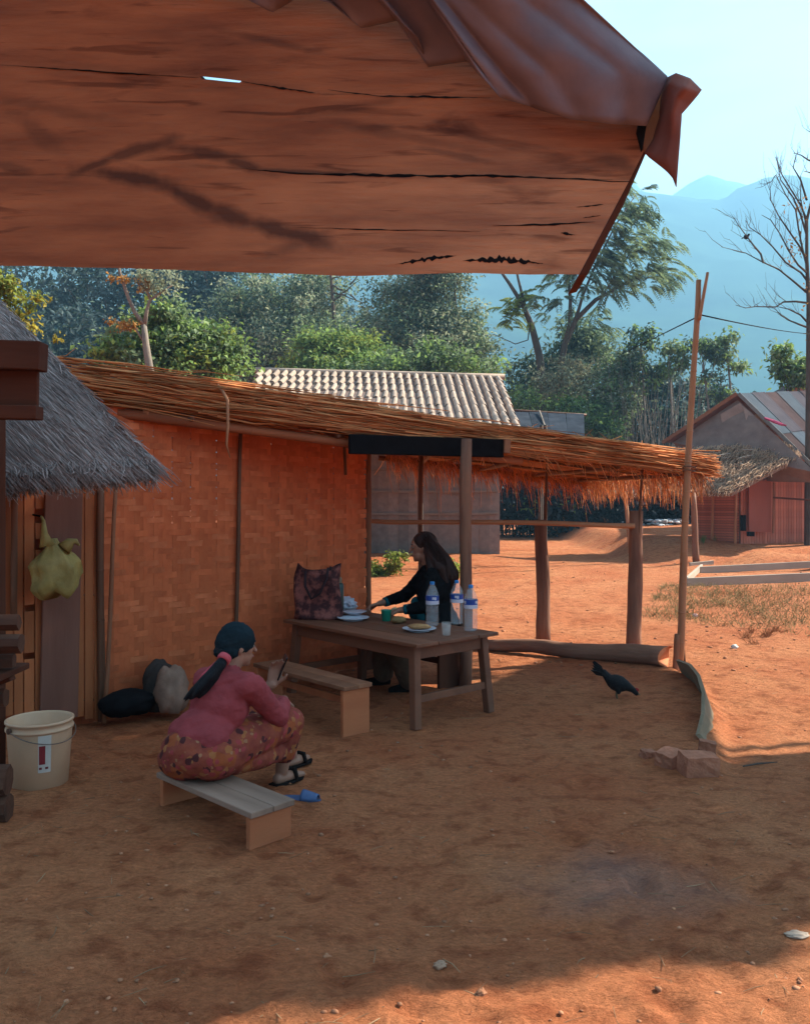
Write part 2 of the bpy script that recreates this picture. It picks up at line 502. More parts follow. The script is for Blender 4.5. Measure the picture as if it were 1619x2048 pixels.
# ================================================================== shared materials
plank_wood = M('weathered_red_plank', (.20, .060, .026), rough=.8, scale=2.2, stretch=(1.0, 1, 9), bump=.5, bscale=10, bdist=.006, col2=(.40, .135, .055), objrand=.06, detail=10, lo=.36, hi=.66)
def plank_material():
    """big fascia planks: grain along X, dark knots and stains, drying cracks"""
    m = M('fascia_wood', (.19, .067, .034), rough=.8, scale=2.6, stretch=(.9, 1, 6), bump=.55, bscale=14, bdist=.006, col2=(.37, .142, .066), objrand=.05, detail=10, lo=.35, hi=.65, spec=.2)
    nt = m.node_tree; N = nt.nodes; L = nt.links; pr = N['Principled BSDF']
    src = pr.inputs['Base Color'].links[0].from_socket
    tc = N.new('ShaderNodeTexCoord')
    def layer(src, sc_, st, p0, p1, dark, seed):
        mp = N.new('ShaderNodeMapping'); mp.inputs['Scale'].default_value = st; mp.inputs['Location'].default_value = (seed, seed * .7, seed * .3)
        L.new(tc.outputs['Object'], mp.inputs['Vector'])
        n = N.new('ShaderNodeTexNoise'); n.inputs['Scale'].default_value = sc_; n.inputs['Detail'].default_value = 7; n.inputs['Distortion'].default_value = .6
        L.new(mp.outputs[0], n.inputs['Vector'])
        r = N.new('ShaderNodeValToRGB'); e = r.color_ramp.elements
        e[0].position = p0; e[0].color = _lin(dark); e[1].position = p1; e[1].color = (1, 1, 1, 1)
        L.new(n.outputs['Fac'], r.inputs['Fac'])
        x = N.new('ShaderNodeMix'); x.data_type = 'RGBA'; x.blend_type = 'MULTIPLY'; x.inputs['Factor'].default_value = 1
        L.new(src, x.inputs['A']); L.new(r.outputs['Color'], x.inputs['B']); return x.outputs['Result']
    src = layer(src, 3.2, (.8, 1, 3.4), .30, .42, (.32, .26, .28), 3.3)
    src = layer(src, 9, (.5, 1, 6), .33, .42, (.55, .5, .5), 8.1)
    # old dark smears along the grain, each a stretched soft-edged patch with a ragged outline
    wob = N.new('ShaderNodeTexNoise'); wob.inputs['Scale'].default_value = 16; wob.inputs['Detail'].default_value = 6; L.new(tc.outputs['Object'], wob.inputs['Vector'])
    org = P(300, 540, 1.75)
    mask = None
    for (x0, y0, x1, y1, w, k) in SMEARS:
        c = (P(x0, y0, 1.75) + P(x1, y1, 1.75)) / 2 - org; d = P(x1, y1, 1.75) - P(x0, y0, 1.75)
        mp = N.new('ShaderNodeMapping'); mp.vector_type = 'TEXTURE'
        mp.inputs['Location'].default_value = (c.x, 0, c.z); mp.inputs['Rotation'].default_value = (0, -math.atan2(d.z, d.x), 0); mp.inputs['Scale'].default_value = (d.length / 2 * 1.7, 50, w / 1700 * 1.6)
        L.new(tc.outputs['Object'], mp.inputs['Vector'])
        ln = N.new('ShaderNodeVectorMath'); ln.operation = 'LENGTH'; L.new(mp.outputs[0], ln.inputs[0])
        ad = N.new('ShaderNodeMath'); ad.operation = 'MULTIPLY_ADD'; ad.inputs[1].default_value = 1.7; L.new(wob.outputs['Fac'], ad.inputs[0]); L.new(ln.outputs['Value'], ad.inputs[2])
        mr = N.new('ShaderNodeMapRange'); mr.clamp = True; mr.inputs['From Min'].default_value = 2.1; mr.inputs['From Max'].default_value = 1.25; mr.inputs['To Max'].default_value = k
        L.new(ad.outputs[0], mr.inputs['Value'])
        if mask is None: mask = mr.outputs['Result']
        else:
            mx = N.new('ShaderNodeMath'); mx.operation = 'MAXIMUM'; L.new(mask, mx.inputs[0]); L.new(mr.outputs['Result'], mx.inputs[1]); mask = mx.outputs[0]
    x = N.new('ShaderNodeMix'); x.data_type = 'RGBA'; x.inputs['B'].default_value = (.062, .026, .018, 1)
    L.new(mask, x.inputs['Factor']); L.new(src, x.inputs['A']); src = x.outputs['Result']
    # the boards turn lighter and yellower towards the lower right
    gx_ = N.new('ShaderNodeSeparateXYZ'); L.new(tc.outputs['Object'], gx_.inputs[0])
    t1 = N.new('ShaderNodeMapRange'); t1.inputs['From Min'].default_value = .05; t1.inputs['From Max'].default_value = .75; L.new(gx_.outputs['X'], t1.inputs['Value'])
    t2 = N.new('ShaderNodeMapRange'); t2.inputs['From Min'].default_value = .26; t2.inputs['From Max'].default_value = .12; L.new(gx_.outputs['Z'], t2.inputs['Value'])
    tm_ = N.new('ShaderNodeMath'); tm_.operation = 'MULTIPLY'; L.new(t1.outputs[0], tm_.inputs[0]); L.new(t2.outputs[0], tm_.inputs[1])
    y = N.new('ShaderNodeMix'); y.data_type = 'RGBA'; y.blend_type = 'MULTIPLY'; y.inputs['B'].default_value = (1.35, 1.6, 1.75, 1)
    L.new(tm_.outputs[0], y.inputs['Factor']); L.new(src, y.inputs['A']); src = y.outputs['Result']
    L.new(src, pr.inputs['Base Color'])
    return m
SMEARS = [(165, 342, 235, 312, 12, .8), (215, 318, 330, 284, 14, .75), (205, 345, 330, 366, 17, .9), (310, 362, 440, 425, 22, .9), (410, 412, 520, 452, 20, .85), (500, 446, 632, 480, 22, .9), (560, 500, 640, 470, 14, .5), (375, 300, 470, 316, 14, .8), (455, 318, 520, 340, 13, .8), (500, 338, 760, 352, 6, .7), (60, 210, 190, 235, 14, .35), (640, 225, 800, 200, 12, .4), (700, 250, 900, 290, 12, .4), (860, 300, 960, 320, 8, .5), (1195, 315, 1260, 335, 18, .6), (0, 330, 60, 345, 12, .5), (40, 240, 110, 290, 22, .4), (480, 68, 600, 95, 9, .5)]
fascia_wood = plank_material()
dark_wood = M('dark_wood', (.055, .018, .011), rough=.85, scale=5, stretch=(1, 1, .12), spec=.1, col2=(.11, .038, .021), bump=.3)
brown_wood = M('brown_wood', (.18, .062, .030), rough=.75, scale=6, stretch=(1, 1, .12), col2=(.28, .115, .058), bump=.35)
table_wood = M('table_wood', (.13, .048, .026), rough=.6, scale=5, stretch=(.12, 1, 1), col2=(.23, .088, .048), bump=.25, spec=.25)
bench_wood = M('pale_bench_wood', (.17, .095, .066), rough=.8, scale=6, stretch=(.12, 1, 1), col2=(.29, .175, .125), bump=.3)
bench_end = M('orange_bench_end', (.38, .105, .04), rough=.75, scale=7, stretch=(1, .15, 1), col2=(.52, .17, .07), bump=.3)
post_wood = M('post_bark', (.14, .06, .04), rough=.9, scale=9, stretch=(1, 1, .15), col2=(.30, .135, .08), bump=.7, bdist=.012)
bamboo = M('old_bamboo', (.33, .13, .06), rough=.6, scale=5, stretch=(1, 1, .3), col2=(.52, .23, .11), bump=.15)
bamboo_dark = M('dark_bamboo', (.10, .045, .025), rough=.65, scale=5, stretch=(1, 1, .3), col2=(.19, .08, .042), bump=.15)
weave = M('woven_bamboo', (.44, .092, .034), rough=.75, scale=5, stretch=(1, 1, 1), col2=(.62, .158, .060), bump=.25, bscale=60, bdist=.003, objrand=.14, spec=.12)
thatch_gold = M('golden_thatch', (.52, .19, .075), rough=.85, scale=3, col2=(.80, .36, .15), bump=0, island=.5, transl=.25, spec=.12, objrand=0)
thatch_grey = M('grey_thatch', (.27, .215, .20), rough=.95, scale=2.5, col2=(.44, .375, .35), bump=0, island=.45, transl=.1, spec=.1, objrand=0)
thatch_brown = M('brown_thatch', (.32, .175, .11), rough=.95, scale=2.5, col2=(.56, .34, .22), bump=0, island=.45, transl=.1, spec=.1, objrand=0)
tin_brown = M('rusty_purple_tin', (.10, .082, .105), rough=.5, scale=5, stretch=(1, 1, 1), col2=(.19, .135, .15), bump=.35, bscale=22, bdist=.006, metal=.1, objrand=.05, spec=.35)
tin_rust = M('rusted_tin', (.16, .055, .045), rough=.7, scale=6, col2=(.24, .085, .06), bump=.2, metal=.2, objrand=.05)
char_black = M('charred_black', (.010, .009, .010), rough=.95, var=.3, scale=8, bump=.3, spec=.05)

# ================================================================== NEAR HOUSE EAVE (camera stands under it)
house = thing('tin_roofed_house', P(300, 540, 1.75), 'near wooden house eave with thick reddish fascia planks and a bent tin roof corner', 'house')
def fpoly(pts, Y, th, name, mat, parent):
    return MB().prism([P(x, y, Y) for x, y in pts], (0, th, th * .5)).build(name, mat, parent, fix=True)
def wob_line(pts, amp, seed, n=60):
    xs = np.linspace(pts[0][0], pts[-1][0], n)
    ys = np.interp(xs, [p[0] for p in pts], [p[1] for p in pts]) + (fbm(xs / 70, xs * 0 + seed, 4, seed) - .5) * amp
    return list(zip(xs, ys))
seam = [(-700, 62), (0, 128), (150, 137), (395, 152), (470, 160), (560, 174), (640, 186), (760, 192), (900, 194), (1100, 206), (1290, 236)]
seam_up = wob_line(seam, 5, 4)
bot = wob_line([(-700, 522), (0, 531), (400, 541), (700, 551), (900, 546), (1157, 549)], 5, 8, 40)
upper = [(-700, -700), (400, -700), (1100, -60), (1268, 120), (1284, 200)] + [(x, y + (-.6 if 399 < x < 483 else 4.5)) for x, y in sorted(seam_up + [(u, float(np.interp(u, *zip(*seam_up)))) for u in (398, 400, 482, 484)])[::-1]]
lower_top = []
for x, y in seam_up:
    lower_top.append((x, y + (1.0)))
lt = []
for x, y in lower_top:
    if x < 400 or x > 482: lt.append((x, y))
lt += [(400, np.interp(400, *zip(*seam_up)) + 1), (404, np.interp(404, *zip(*seam_up)) + 5), (440, np.interp(440, *zip(*seam_up)) + 5.2), (478, np.interp(478, *zip(*seam_up)) + 4), (482, np.interp(482, *zip(*seam_up)) + 1)]
lt.sort()
lower = lt + [(1288, 300), (1240, 398), (1157, 549)] + bot[::-1]
pl1 = fpoly(upper, 1.752, .028, 'plank', fascia_wood, house)
# the lower plank is split by two drying cracks into boards that still touch
def crack(pts, amp, seed, n=50): return wob_line(pts, amp, seed, n)
ck = crack([(-700, 300), (0, 300), (480, 335), (560, 343), (700, 350), (1000, 350), (1120, 356), (1222, 362)], 5, 12)
ck2 = crack([(560, 452), (690, 461), (860, 458), (1000, 464), (1186, 470)], 4, 15)
def gapped(line, x0, x1, g):
    return [(x, y + (g if x0 < x < x1 else .0)) for x, y in line]
mid = lt + [(1288, 300), (1257, 362)] + [p for p in ck[::-1] if p[0] > 430] + [(430, 332)] + [(x, y) for x, y in ck[::-1] if x <= 430]
low = gapped(ck, 520, 1230, 2.6) + [(1256, 364), (1157, 549)] + bot[::-1]
pl2 = fpoly(mid, 1.750, .030, 'plank', fascia_wood, house)
pl3 = fpoly(low, 1.748, .031, 'plank', fascia_wood, house)
# dark drying cracks cut as thin slivers of charred wood set in the face
def sliver(pts, w):
    cr = MB()
    n = len(pts); top = []; bo = []
    for i, (x, y) in enumerate(pts):
        k = math.sin(math.pi * (i + .15) / (n - .7)); ww = w * max(k, .08)
        top.append(P(x, y - ww * (.15 + 1.5 * random.random() ** 1.6), 1.7468)); bo.append(P(x, y + ww * (.2 + 1.3 * random.random() ** 1.4), 1.7468))
    for i in range(n - 1):
        cr.add([top[i], top[i + 1], bo[i + 1], bo[i]], [(0, 3, 2, 1)])
        cr.add([p + V((0, .0009, 0)) for p in (top[i], top[i + 1], bo[i + 1], bo[i])], [(0, 1, 2, 3)])
    return cr.build('crack', char_black, house)
sliver(crack([(580, 453), (690, 459), (820, 460), (960, 463)], 5, 31, 24), 1.3)
sliver(crack([(985, 452), (1050, 449), (1100, 450), (1190, 443)], 4, 33, 16), 2.0)
sliver(crack([(1150, 414), (1206, 408)], 2, 34, 8), 1.6)
sliver(crack([(1165, 436), (1200, 431)], 2, 35, 8), 1.6)
sliver(crack([(1120, 466), (1150, 470)], 3, 36, 8), 2.6)
sliver(crack([(790, 529), (850, 517), (912, 509)], 8, 37, 26), 4.5)
sliver(crack([(925, 523), (1000, 519), (1085, 525)], 8, 38, 34), 6)
sliver(crack([(0, 129), (200, 143), (400, 155)], 3, 39, 30), 1.4)
sliver(crack([(484, 163), (600, 181), (640, 187)], 3, 40, 20), 2.0)
sliver(crack([(655, 179), (760, 192), (980, 195)], 3, 41, 30), 2.2)
sliver(crack([(480, 336), (600, 348), (760, 351), (1000, 352), (1225, 360)], 3, 43, 60), 3.0)
# narrow return board at the slanted right-hand end
MB().prism([P(1157, 551, 1.752), P(1176, 546, 1.752), P(1246, 410, 1.752), P(1292, 304, 1.752), P(1288, 296, 1.752), P(1240, 395, 1.752)], (.008, .16, 0)).build('end_board', dark_wood, house, fix=True)
# corrugated sheet: corrugations run down to a wavy cut edge in front of the plank
edge_pts = [(60, -160), (250, -80), (400, -25), (468, -14), (545, 25), (600, -8), (660, 6), (722, 57), (796, 40), (835, 76), (856, 134), (935, 122), (1000, 196), (1060, 213), (1130, 238), (1215, 248), (1292, 252)]
te = np.linspace(0, 1, 180)
ex = np.interp(te, np.linspace(0, 1, len(edge_pts)), [p[0] for p in edge_pts]); ey = np.interp(te, np.linspace(0, 1, len(edge_pts)), [p[1] for p in edge_pts])
tx = np.linspace(-980, 1000, 180) ; ty = np.full(180, -760.0)
tx[-60:] = np.interp(np.arange(60), [0, 59], [tx[-60], 590]); ty[-60:] = np.interp(np.arange(60), [0, 59], [-760, -510])
# end of the right border follows the straight hem from (1170,0) to (1335,155)
S = np.linspace(0, 1, 60)
vs = np.zeros((60, 180, 3))
for i, s_ in enumerate(S):
    X = ex + (tx - ex) * s_; Yp = ey + (ty - ey) * s_
    j = np.arange(180) / 179
    # pull the right border onto the hem
    hx = np.interp(s_, [0, .10, .22, 1], [1292, 1335, 1170, 590]); hy = np.interp(s_, [0, .10, .22, 1], [252, 155, 2, -510])
    wgt = sstep(.80, 1.0, j)
    X = X * (1 - wgt) + (hx + (X - X[-1]) * .75) * wgt; Yp = Yp * (1 - wgt) + (hy + (Yp - Yp[-1]) * .75) * wgt
    ph = 2 * math.pi * (j - .25) / .1875 + math.pi
    amp = .030 * (1 - .85 * sstep(.66, .86, j))
    d = 1.733 - .036 - amp * np.cos(ph) - .34 * s_ - .020 * (fbm(j * 14, j * 0 + s_ * 10, 3, 71) - .5) - .012 * sstep(.6, .8, j) * np.abs(np.sin(j * 46 + s_ * 9)) * (1 - sstep(.05, .4, s_))
    for q in range(180):
        vs[i, q] = P(X[q], Yp[q], d[q])
ii = np.arange(60 * 180).reshape(60, 180)
f = np.stack([ii[:-1, :-1], ii[1:, :-1], ii[1:, 1:], ii[:-1, 1:]], -1).reshape(-1, 4)
rs = np_mesh('roof_sheet', vs.reshape(-1, 3), f, tin_brown, house, smooth=True)
md = rs.modifiers.new('thickness', 'SOLIDIFY'); md.thickness = .0015
# tin roof going back over the camera from the top of the sheet
rb = MB()
a0, a1 = P(-1100, -560, 1.42), P(560, -560, 1.42)
nseg = 60
for i in range(nseg):
    for (u0, u1) in [(i / nseg, (i + 1) / nseg)]:
        pA = a0.lerp(a1, u0); pB = a0.lerp(a1, u1)
        za = .012 * math.sin(u0 * 110); zb = .012 * math.sin(u1 * 110)
        rb.add([pA + V((0, 0, za)), pB + V((0, 0, zb)), pB + V((-.3, -3.2, .9 + zb)), pA + V((-.3, -3.2, .9 + za))], [(0, 1, 2, 3)])
rr_ = rb.build('roof_sheet', tin_brown, house)
md = rr_.modifiers.new('thickness', 'SOLIDIFY'); md.thickness = .002
# torn, curled corner of the tin
def curl(rows, name, mat):
    n = len(rows[0]); vs = []; fs = []
    for r in rows:
        for (x, y, Y) in r: vs.append(P(x, y, Y))
    for i in range(len(rows) - 1):
        for k in range(n - 1):
            fs.append((i * n + k, i * n + k + 1, (i + 1) * n + k + 1, (i + 1) * n + k))
    o = MB().add(vs, fs).build(name, mat, house, smooth=True)
    sm = o.modifiers.new('round', 'SUBSURF'); sm.levels = 2; sm.render_levels = 2; sm.subdivision_type = 'SIMPLE'
    md = o.modifiers.new('thickness', 'SOLIDIFY'); md.thickness = .002
    return o
curl([[(1332, 156, 1.70), (1352, 147, 1.66), (1378, 158, 1.64), (1401, 181, 1.66)],
      [(1326, 182, 1.715), (1340, 166, 1.665), (1368, 178, 1.62), (1398, 184, 1.655)],
      [(1322, 200, 1.72), (1338, 186, 1.675), (1352, 196, 1.635), (1380, 206, 1.66)],
      [(1318, 235, 1.74), (1330, 222, 1.70), (1344, 226, 1.645), (1361, 228, 1.66)],
      [(1306, 280, 1.74), (1326, 280, 1.70), (1344, 276, 1.67), (1360, 270, 1.66)],
      [(1288, 306, 1.74), (1310, 316, 1.71), (1332, 322, 1.68), (1356, 320, 1.665)],
      [(1330, 338, 1.70), (1338, 346, 1.69), (1346, 356, 1.68), (1352, 374, 1.67)]], 'curled_flashing', tin_rust)
curl([[(1300, 150, 1.735), (1318, 156, 1.725), (1334, 165, 1.72)],
      [(1298, 200, 1.745), (1314, 205, 1.735), (1326, 210, 1.73)],
      [(1288, 260, 1.75), (1304, 262, 1.745), (1318, 262, 1.74)],
      [(1286, 304, 1.75), (1296, 306, 1.745), (1304, 304, 1.74)]], 'hem_strip', M('ochre_rust', (.34, .17, .07), rough=.8, scale=8, col2=(.20, .08, .05), metal=.1))
MB().prism([P(1290, 145, 1.715), P(1306, 138, 1.715), P(1311, 160, 1.715), P(1300, 212, 1.715), P(1290, 262, 1.715), P(1284, 300, 1.715), P(1274, 262, 1.715), P(1284, 205, 1.715)], (0, .012, 0)).build('bracket', char_black, house, fix=True)
# the rest of the house that carries the eave, out of frame to the left and behind
beam('post', (-2.35, 1.6, 0), (-2.35, 1.72, 2.6), .14, .14, dark_wood, house)
beam('rafter', (-2.5, 1.80, 2.78), (.38, 1.80, 2.70), .06, .10, dark_wood, house)
# ================================================================== strands helper (thin three-sided straws, one mesh)
def strands(name, A, B, rad, mat, parent, sag=None, kind='stuff'):
    """A, B arrays (n,3): straw ends; a bent straw when sag (n,3) is given for the middle"""
    A = np.asarray(A, float); B = np.asarray(B, float); n = len(A)
    Mid = (A + B) / 2 + (0 if sag is None else np.asarray(sag, float))
    rad = np.broadcast_to(np.asarray(rad, float), (n,))
    d = B - A; d /= np.linalg.norm(d, axis=1, keepdims=True) + 1e-9
    r = rng.normal(size=(n, 3)); s = np.cross(d, r); s /= np.linalg.norm(s, axis=1, keepdims=True) + 1e-9
    t = np.cross(d, s)
    rings = []
    for C, k in ((A, 1.0), (Mid, .9), (B, .45)):
        for q in range(3):
            a = 2 * math.pi * q / 3
            rings.append(C + (s * math.cos(a) + t * math.sin(a)) * (rad * k)[:, None])
    vs = np.stack(rings, 1).reshape(-1, 3)            # n*9
    fs = []
    base = np.arange(n) * 9
    for lev in (0, 3):
        for q in range(3):
            q2 = (q + 1) % 3
            fs.append(np.stack([base + lev + q, base + lev + q2, base + lev + 3 + q2, base + lev + 3 + q], 1))
    fs = np.concatenate(fs)
    o = np_mesh(name, vs, fs, mat, parent, smooth=False)
    if kind: o['kind'] = kind
    return o
def jit(n, s): return rng.normal(size=(n, 3)) * np.asarray(s)

# ================================================================== BAMBOO SHELTER
U = V((.69, .724, 0)).normalized()      # along the woven wall, away to the right
W = V((U.y, -U.x, 0))                   # out of the wall, towards the right front
WA = G(210, 1440); WB = G(736, 1330)
WA.z = 0; WB.z = 0
U = (WB - WA).normalized(); W = V((U.y, -U.x, 0))
shelter = thing('bamboo_shelter', V((.3, 7.6, 0)), 'open bamboo shelter with a woven wall and a straggly golden thatch roof', 'shelter')
# posts
pole('post', P(930, 1374, 7.08), P(932, 878, 7.1), .054, .048, post_wood, shelter, n=12, wob=.006)
pole('post', P(1266, 1318, 8.42), P(1271, 1022, 8.42), .078, .066, post_wood, shelter, n=12, wob=.006)
pole('post', P(1086, 1292, 9.1), P(1080, 1040, 9.1), .078, .066, post_wood, shelter, n=12, wob=.012)
# upper part of the corner prop: thin stick from rail post to roof
pole('prop', P(1276, 1075, 8.38), P(1284, 925, 8.30), .014, .012, bamboo_dark, shelter, n=8)
pole('post', P(840, 1290, 9.3), P(842, 905, 9.3), .028, .025, bamboo_dark, shelter, n=8, wob=.01)
pole('post', P(1090, 1042, 9.12), P(1094, 900, 9.12), .015, .013, bamboo_dark, shelter, n=8)
# rail
pole('rail', P(728, 1041, 8.35), P(1268, 1052, 8.35), .022, .026, bamboo, shelter, n=9, wob=.012, seg=10)
# roof corner points (bottom of thatch)
FL, FR = V((-2.42, 5.95, 2.29)), V((2.82, 8.33, 1.86))
BR, BL = V((2.35, 11.2, 1.84)), V((-2.1, 9.6, 2.30))
def roofpt(s, t, h=0):
    return FL.lerp(FR, s).lerp(BL.lerp(BR, s), t) + V((0, 0, h))
rf = MB()
n = 20
g = [[roofpt(i / n, j / 8, .03 * math.sin(i * 2.1 + j)) for j in range(9)] for i in range(n + 1)]
top = [[roofpt(i / n, j / 8, (.12 + .06 * math.sin(i * 1.3 + j * .8)) * (1 - .55 * i / n)) for j in range(9)] for i in range(n + 1)]
vs = [p for r in g for p in r] + [p for r in top for p in r]
fs = []
K = (n + 1) * 9
for i in range(n):
    for j in range(8):
        a = i * 9 + j
        fs.append((a, a + 1, a + 10, a + 9)); fs.append((K + a, K + a + 9, K + a + 10, K + a + 1))
    fs.append((i * 9, (i + 1) * 9, K + (i + 1) * 9, K + i * 9)); fs.append((i * 9 + 8, K + i * 9 + 8, K + (i + 1) * 9 + 8, (i + 1) * 9 + 8))
for j in range(8):
    fs.append((j, K + j, K + j + 1, j + 1)); fs.append((n * 9 + j, n * 9 + j + 1, K + n * 9 + j + 1, K + n * 9 + j))
roof_core = M('thatch_core', (.20, .075, .032), rough=.95, scale=9, stretch=(.3, .3, 1), col2=(.36, .14, .058), bump=.8, bscale=40, bdist=.02, objrand=0)
rfo = MB().add(vs, fs).build('roof', roof_core, shelter, fix=True)
# long straws laid along the front edge
N_ = 1500
s0 = rng.uniform(-.03, .97, N_); ln = rng.uniform(.05, .30, N_)
tt = rng.exponential(.03, N_) - .03
thk = .14 * (1 - .4 * s0)
hh = rng.beta(2.6, 2.2, N_) * (.33 - .13 * s0) - .05 - np.abs(tt) * .5
A = np.array([roofpt(a, t_, h_) for a, t_, h_ in zip(s0, tt, hh)]) + jit(N_, .012)
tilt = rng.normal(0, .022, N_)
B = np.array([roofpt(min(a + l, 1.05), t_ + rng.normal() * .006, h_ + tl - .01) for a, l, t_, h_, tl in zip(s0, ln, tt, hh, tilt)]) + jit(N_, .02)
strands('thatch', A, B, rng.uniform(.0035, .0095, N_), thatch_gold, rfo, sag=jit(N_, (.015, .015, .018)))
# stray straws standing off the top line
N_ = 170
s0 = rng.uniform(.0, 1.0, N_)
A = np.array([roofpt(a, rng.uniform(-.03, .05), (.24 - .10 * a) * rng.uniform(.6, 1.1)) for a in s0])
B = A + np.array([FR - FL]) / 6 * rng.normal(0, .22, (N_, 1)) + jit(N_, (.05, .03, .045)) + np.array([0, 0, .015])
strands('thatch', A, B, rng.uniform(.002, .005, N_), thatch_gold, rfo, sag=jit(N_, .015))
# straws hanging below the front edge, more of them to the right
N_ = 230
s0 = 1 - rng.uniform(0, 1, N_) ** 1.7 * .62
A = np.array([roofpt(a, rng.uniform(-.03, .06), rng.uniform(-.02, .05)) for a in s0])
B = A + np.stack([rng.normal(.06, .07, N_), rng.normal(0, .04, N_), -rng.uniform(.06, .34, N_) * (.3 + .7 * s0)], 1)
strands('thatch', A, B, rng.uniform(.002, .005, N_), thatch_gold, rfo, sag=jit(N_, .02))
# the hanging fringe of the low eave on the right and along the back
N_ = 900
tb = rng.uniform(-.02, 1, N_)
A = np.array([roofpt(rng.uniform(.97, 1.012), t_, rng.uniform(-.02, .16)) for t_ in tb])
B = A + np.stack([rng.uniform(.02, .22, N_), rng.normal(0, .06, N_), -rng.uniform(.12, .42, N_)], 1)
strands('thatch', A, B, rng.uniform(.002, .0055, N_), thatch_gold, rfo, sag=np.stack([np.full(N_, .04), np.zeros(N_), np.full(N_, .05)], 1))
N_ = 1500
sb = rng.uniform(.42, 1.01, N_)
A = np.array([roofpt(s_, rng.uniform(.93, 1.0), rng.uniform(-.03, .08)) for s_ in sb])
B = A + np.stack([rng.normal(.05, .06, N_), rng.normal(0, .06, N_), -(.06 + rng.gamma(2.0, .065, N_))], 1)
strands('thatch', A, B, rng.uniform(.002, .005, N_), thatch_gold, rfo, sag=jit(N_, .02))
# underside rafters and eave poles
for s_ in (.16, .36, .52, .68, .84, .97):
    pole('rafter', roofpt(s_, -.01, -.055), roofpt(s_, .99, -.05), .026, .02, bamboo_dark, shelter, n=7, wob=.008)
pole('eave_pole', roofpt(-.02, .012, -.085), roofpt(.66, .012, -.10), .042, .03, M('rust_bamboo', (.24, .075, .032), rough=.7, scale=5, stretch=(1, 1, .3), col2=(.38, .13, .058), bump=.2), shelter, n=9, wob=.015, nodes=7, seg=12)
pole('eave_pole', roofpt(.42, -.012, .0), roofpt(1.0, -.01, -.015), .028, .026, bamboo, shelter, n=9, wob=.015, nodes=6, seg=12)
pole('eave_pole', roofpt(.40, .985, -.05), roofpt(1.0, .985, -.06), .03, .026, bamboo_dark, shelter, n=8, wob=.015, seg=8)
for t_ in (.3, .6):
    pole('batten', roofpt(.05, t_, -.03), roofpt(.99, t_, -.03), .018, .016, bamboo_dark, shelter, n=7, wob=.01)
# black board under the eave
beam('lintel', P(698, 888, 6.70), P(1004, 897, 7.28), .05, .155, char_black, shelter, bev=.006)
pole('brace', P(688, 868, 7.6), P(691, 950, 7.6), .016, .014, bamboo_dark, shelter, n=7)
beam('block', P(1006, 892, 7.26), P(1018, 893, 7.28), .05, .12, brown_wood, shelter)
# dangling strip of bark
MBt = MB().tube([P(436, 770, 6.35), P(447, 785, 6.28), P(455, 800, 6.26), P(456, 850, 6.26), P(453, 890, 6.26), P(460, 915, 6.28)], [.012, .011, .012, .011, .008, .003], 6)
MBt.build('bark_strip', bamboo, shelter, smooth=True)
# ---------------------------------------------------------------- woven wall: every strip a piece of its own
wall = thing('woven_wall', WA, None, None); del_keys = []
wall.parent = shelter; wall.location = WA - shelter.location
wall.name = 'wall'
ang = math.atan2(U.y, U.x)
Lw = (WB - WA).length; X0 = -1.05; Hh = 2.24
PIT = .046; VP = .080
ncol = int((Lw - X0) / VP); nrow = int(Hh / PIT)
weaves = [weave, M('woven_bamboo_dark', (.36, .080, .032), rough=.8, scale=7, col2=(.58, .155, .062), bump=.25, bscale=60, bdist=.003, objrand=.12, spec=.1), M('woven_bamboo_pale', (.48, .115, .046), rough=.75, scale=7, col2=(.68, .19, .078), bump=.25, bscale=60, bdist=.003, objrand=.12, spec=.12)]
def wall_local(o):
    o.parent = wall; o.location = (0, 0, 0); o.rotation_euler = (0, 0, ang); return o
def hstrip(kind):
    mb = MB(); vs = []; fs = []; hw = PIT * .495
    xs = []
    for c in range(ncol + 1): xs.append(X0 + c * VP); xs.append(X0 + (c + .5) * VP)
    for i, x in enumerate(xs):
        c = i // 2
        over = ((c + kind) // 2) % 2 == 0
        nxt = ((c + 1 + kind) // 2) % 2 == 0
        y = (-.0065 if over else .0065)
        if i % 2: y = (y + (-.0065 if nxt else .0065)) / 2
        jz = .003 * math.sin(i * .7 + kind * 2)
        vs += [(x, y - .001, -hw + jz), (x, y - .001, hw + jz), (x, y + .001, hw + jz), (x, y + .001, -hw + jz)]
    for i in range(len(xs) - 1):
        a = i * 4; b = a + 4
        fs += [(a, b, b + 1, a + 1), (a + 1, b + 1, b + 2, a + 2), (a + 2, b + 2, b + 3, a + 3), (a + 3, b + 3, b, a)]
    return MB().add(vs, fs)
hm = []
for k in range(4):
    for w_ in weaves: hm.append(hstrip(k).mesh('bamboo_strip', w_))
for r in range(nrow):
    o = bpy.data.objects.new('bamboo_strip', hm[(r % 4) * 3 + random.choice((0, 0, 1, 2) if r > 5 else (0, 1, 1, 1))]); COL.objects.link(o); wall_local(o)
    o.location = (0, 0, .03 + r * PIT + random.uniform(-.003, .003))
    o.rotation_euler = (random.uniform(-.03, .03), random.uniform(-.003, .003), ang); o.scale = (1, 1, random.uniform(.80, 1.02))
    if random.random() < .5: o.location = o.location + U * random.uniform(-.03, .02)
vm = MB().box((0, 0, Hh / 2), (VP * 1.005, .002, Hh)).mesh('bamboo_strip', weave)
for c in range(ncol):
    o = bpy.data.objects.new('bamboo_strip', vm); COL.objects.link(o); o.parent = wall
    x = X0 + (c + .5) * VP
    o.location = U * x + W * (.0012 * (c % 2)) + V((0, 0, random.uniform(-.02, .04)))
    o.rotation_euler = (0, random.uniform(-.004, .004), ang)
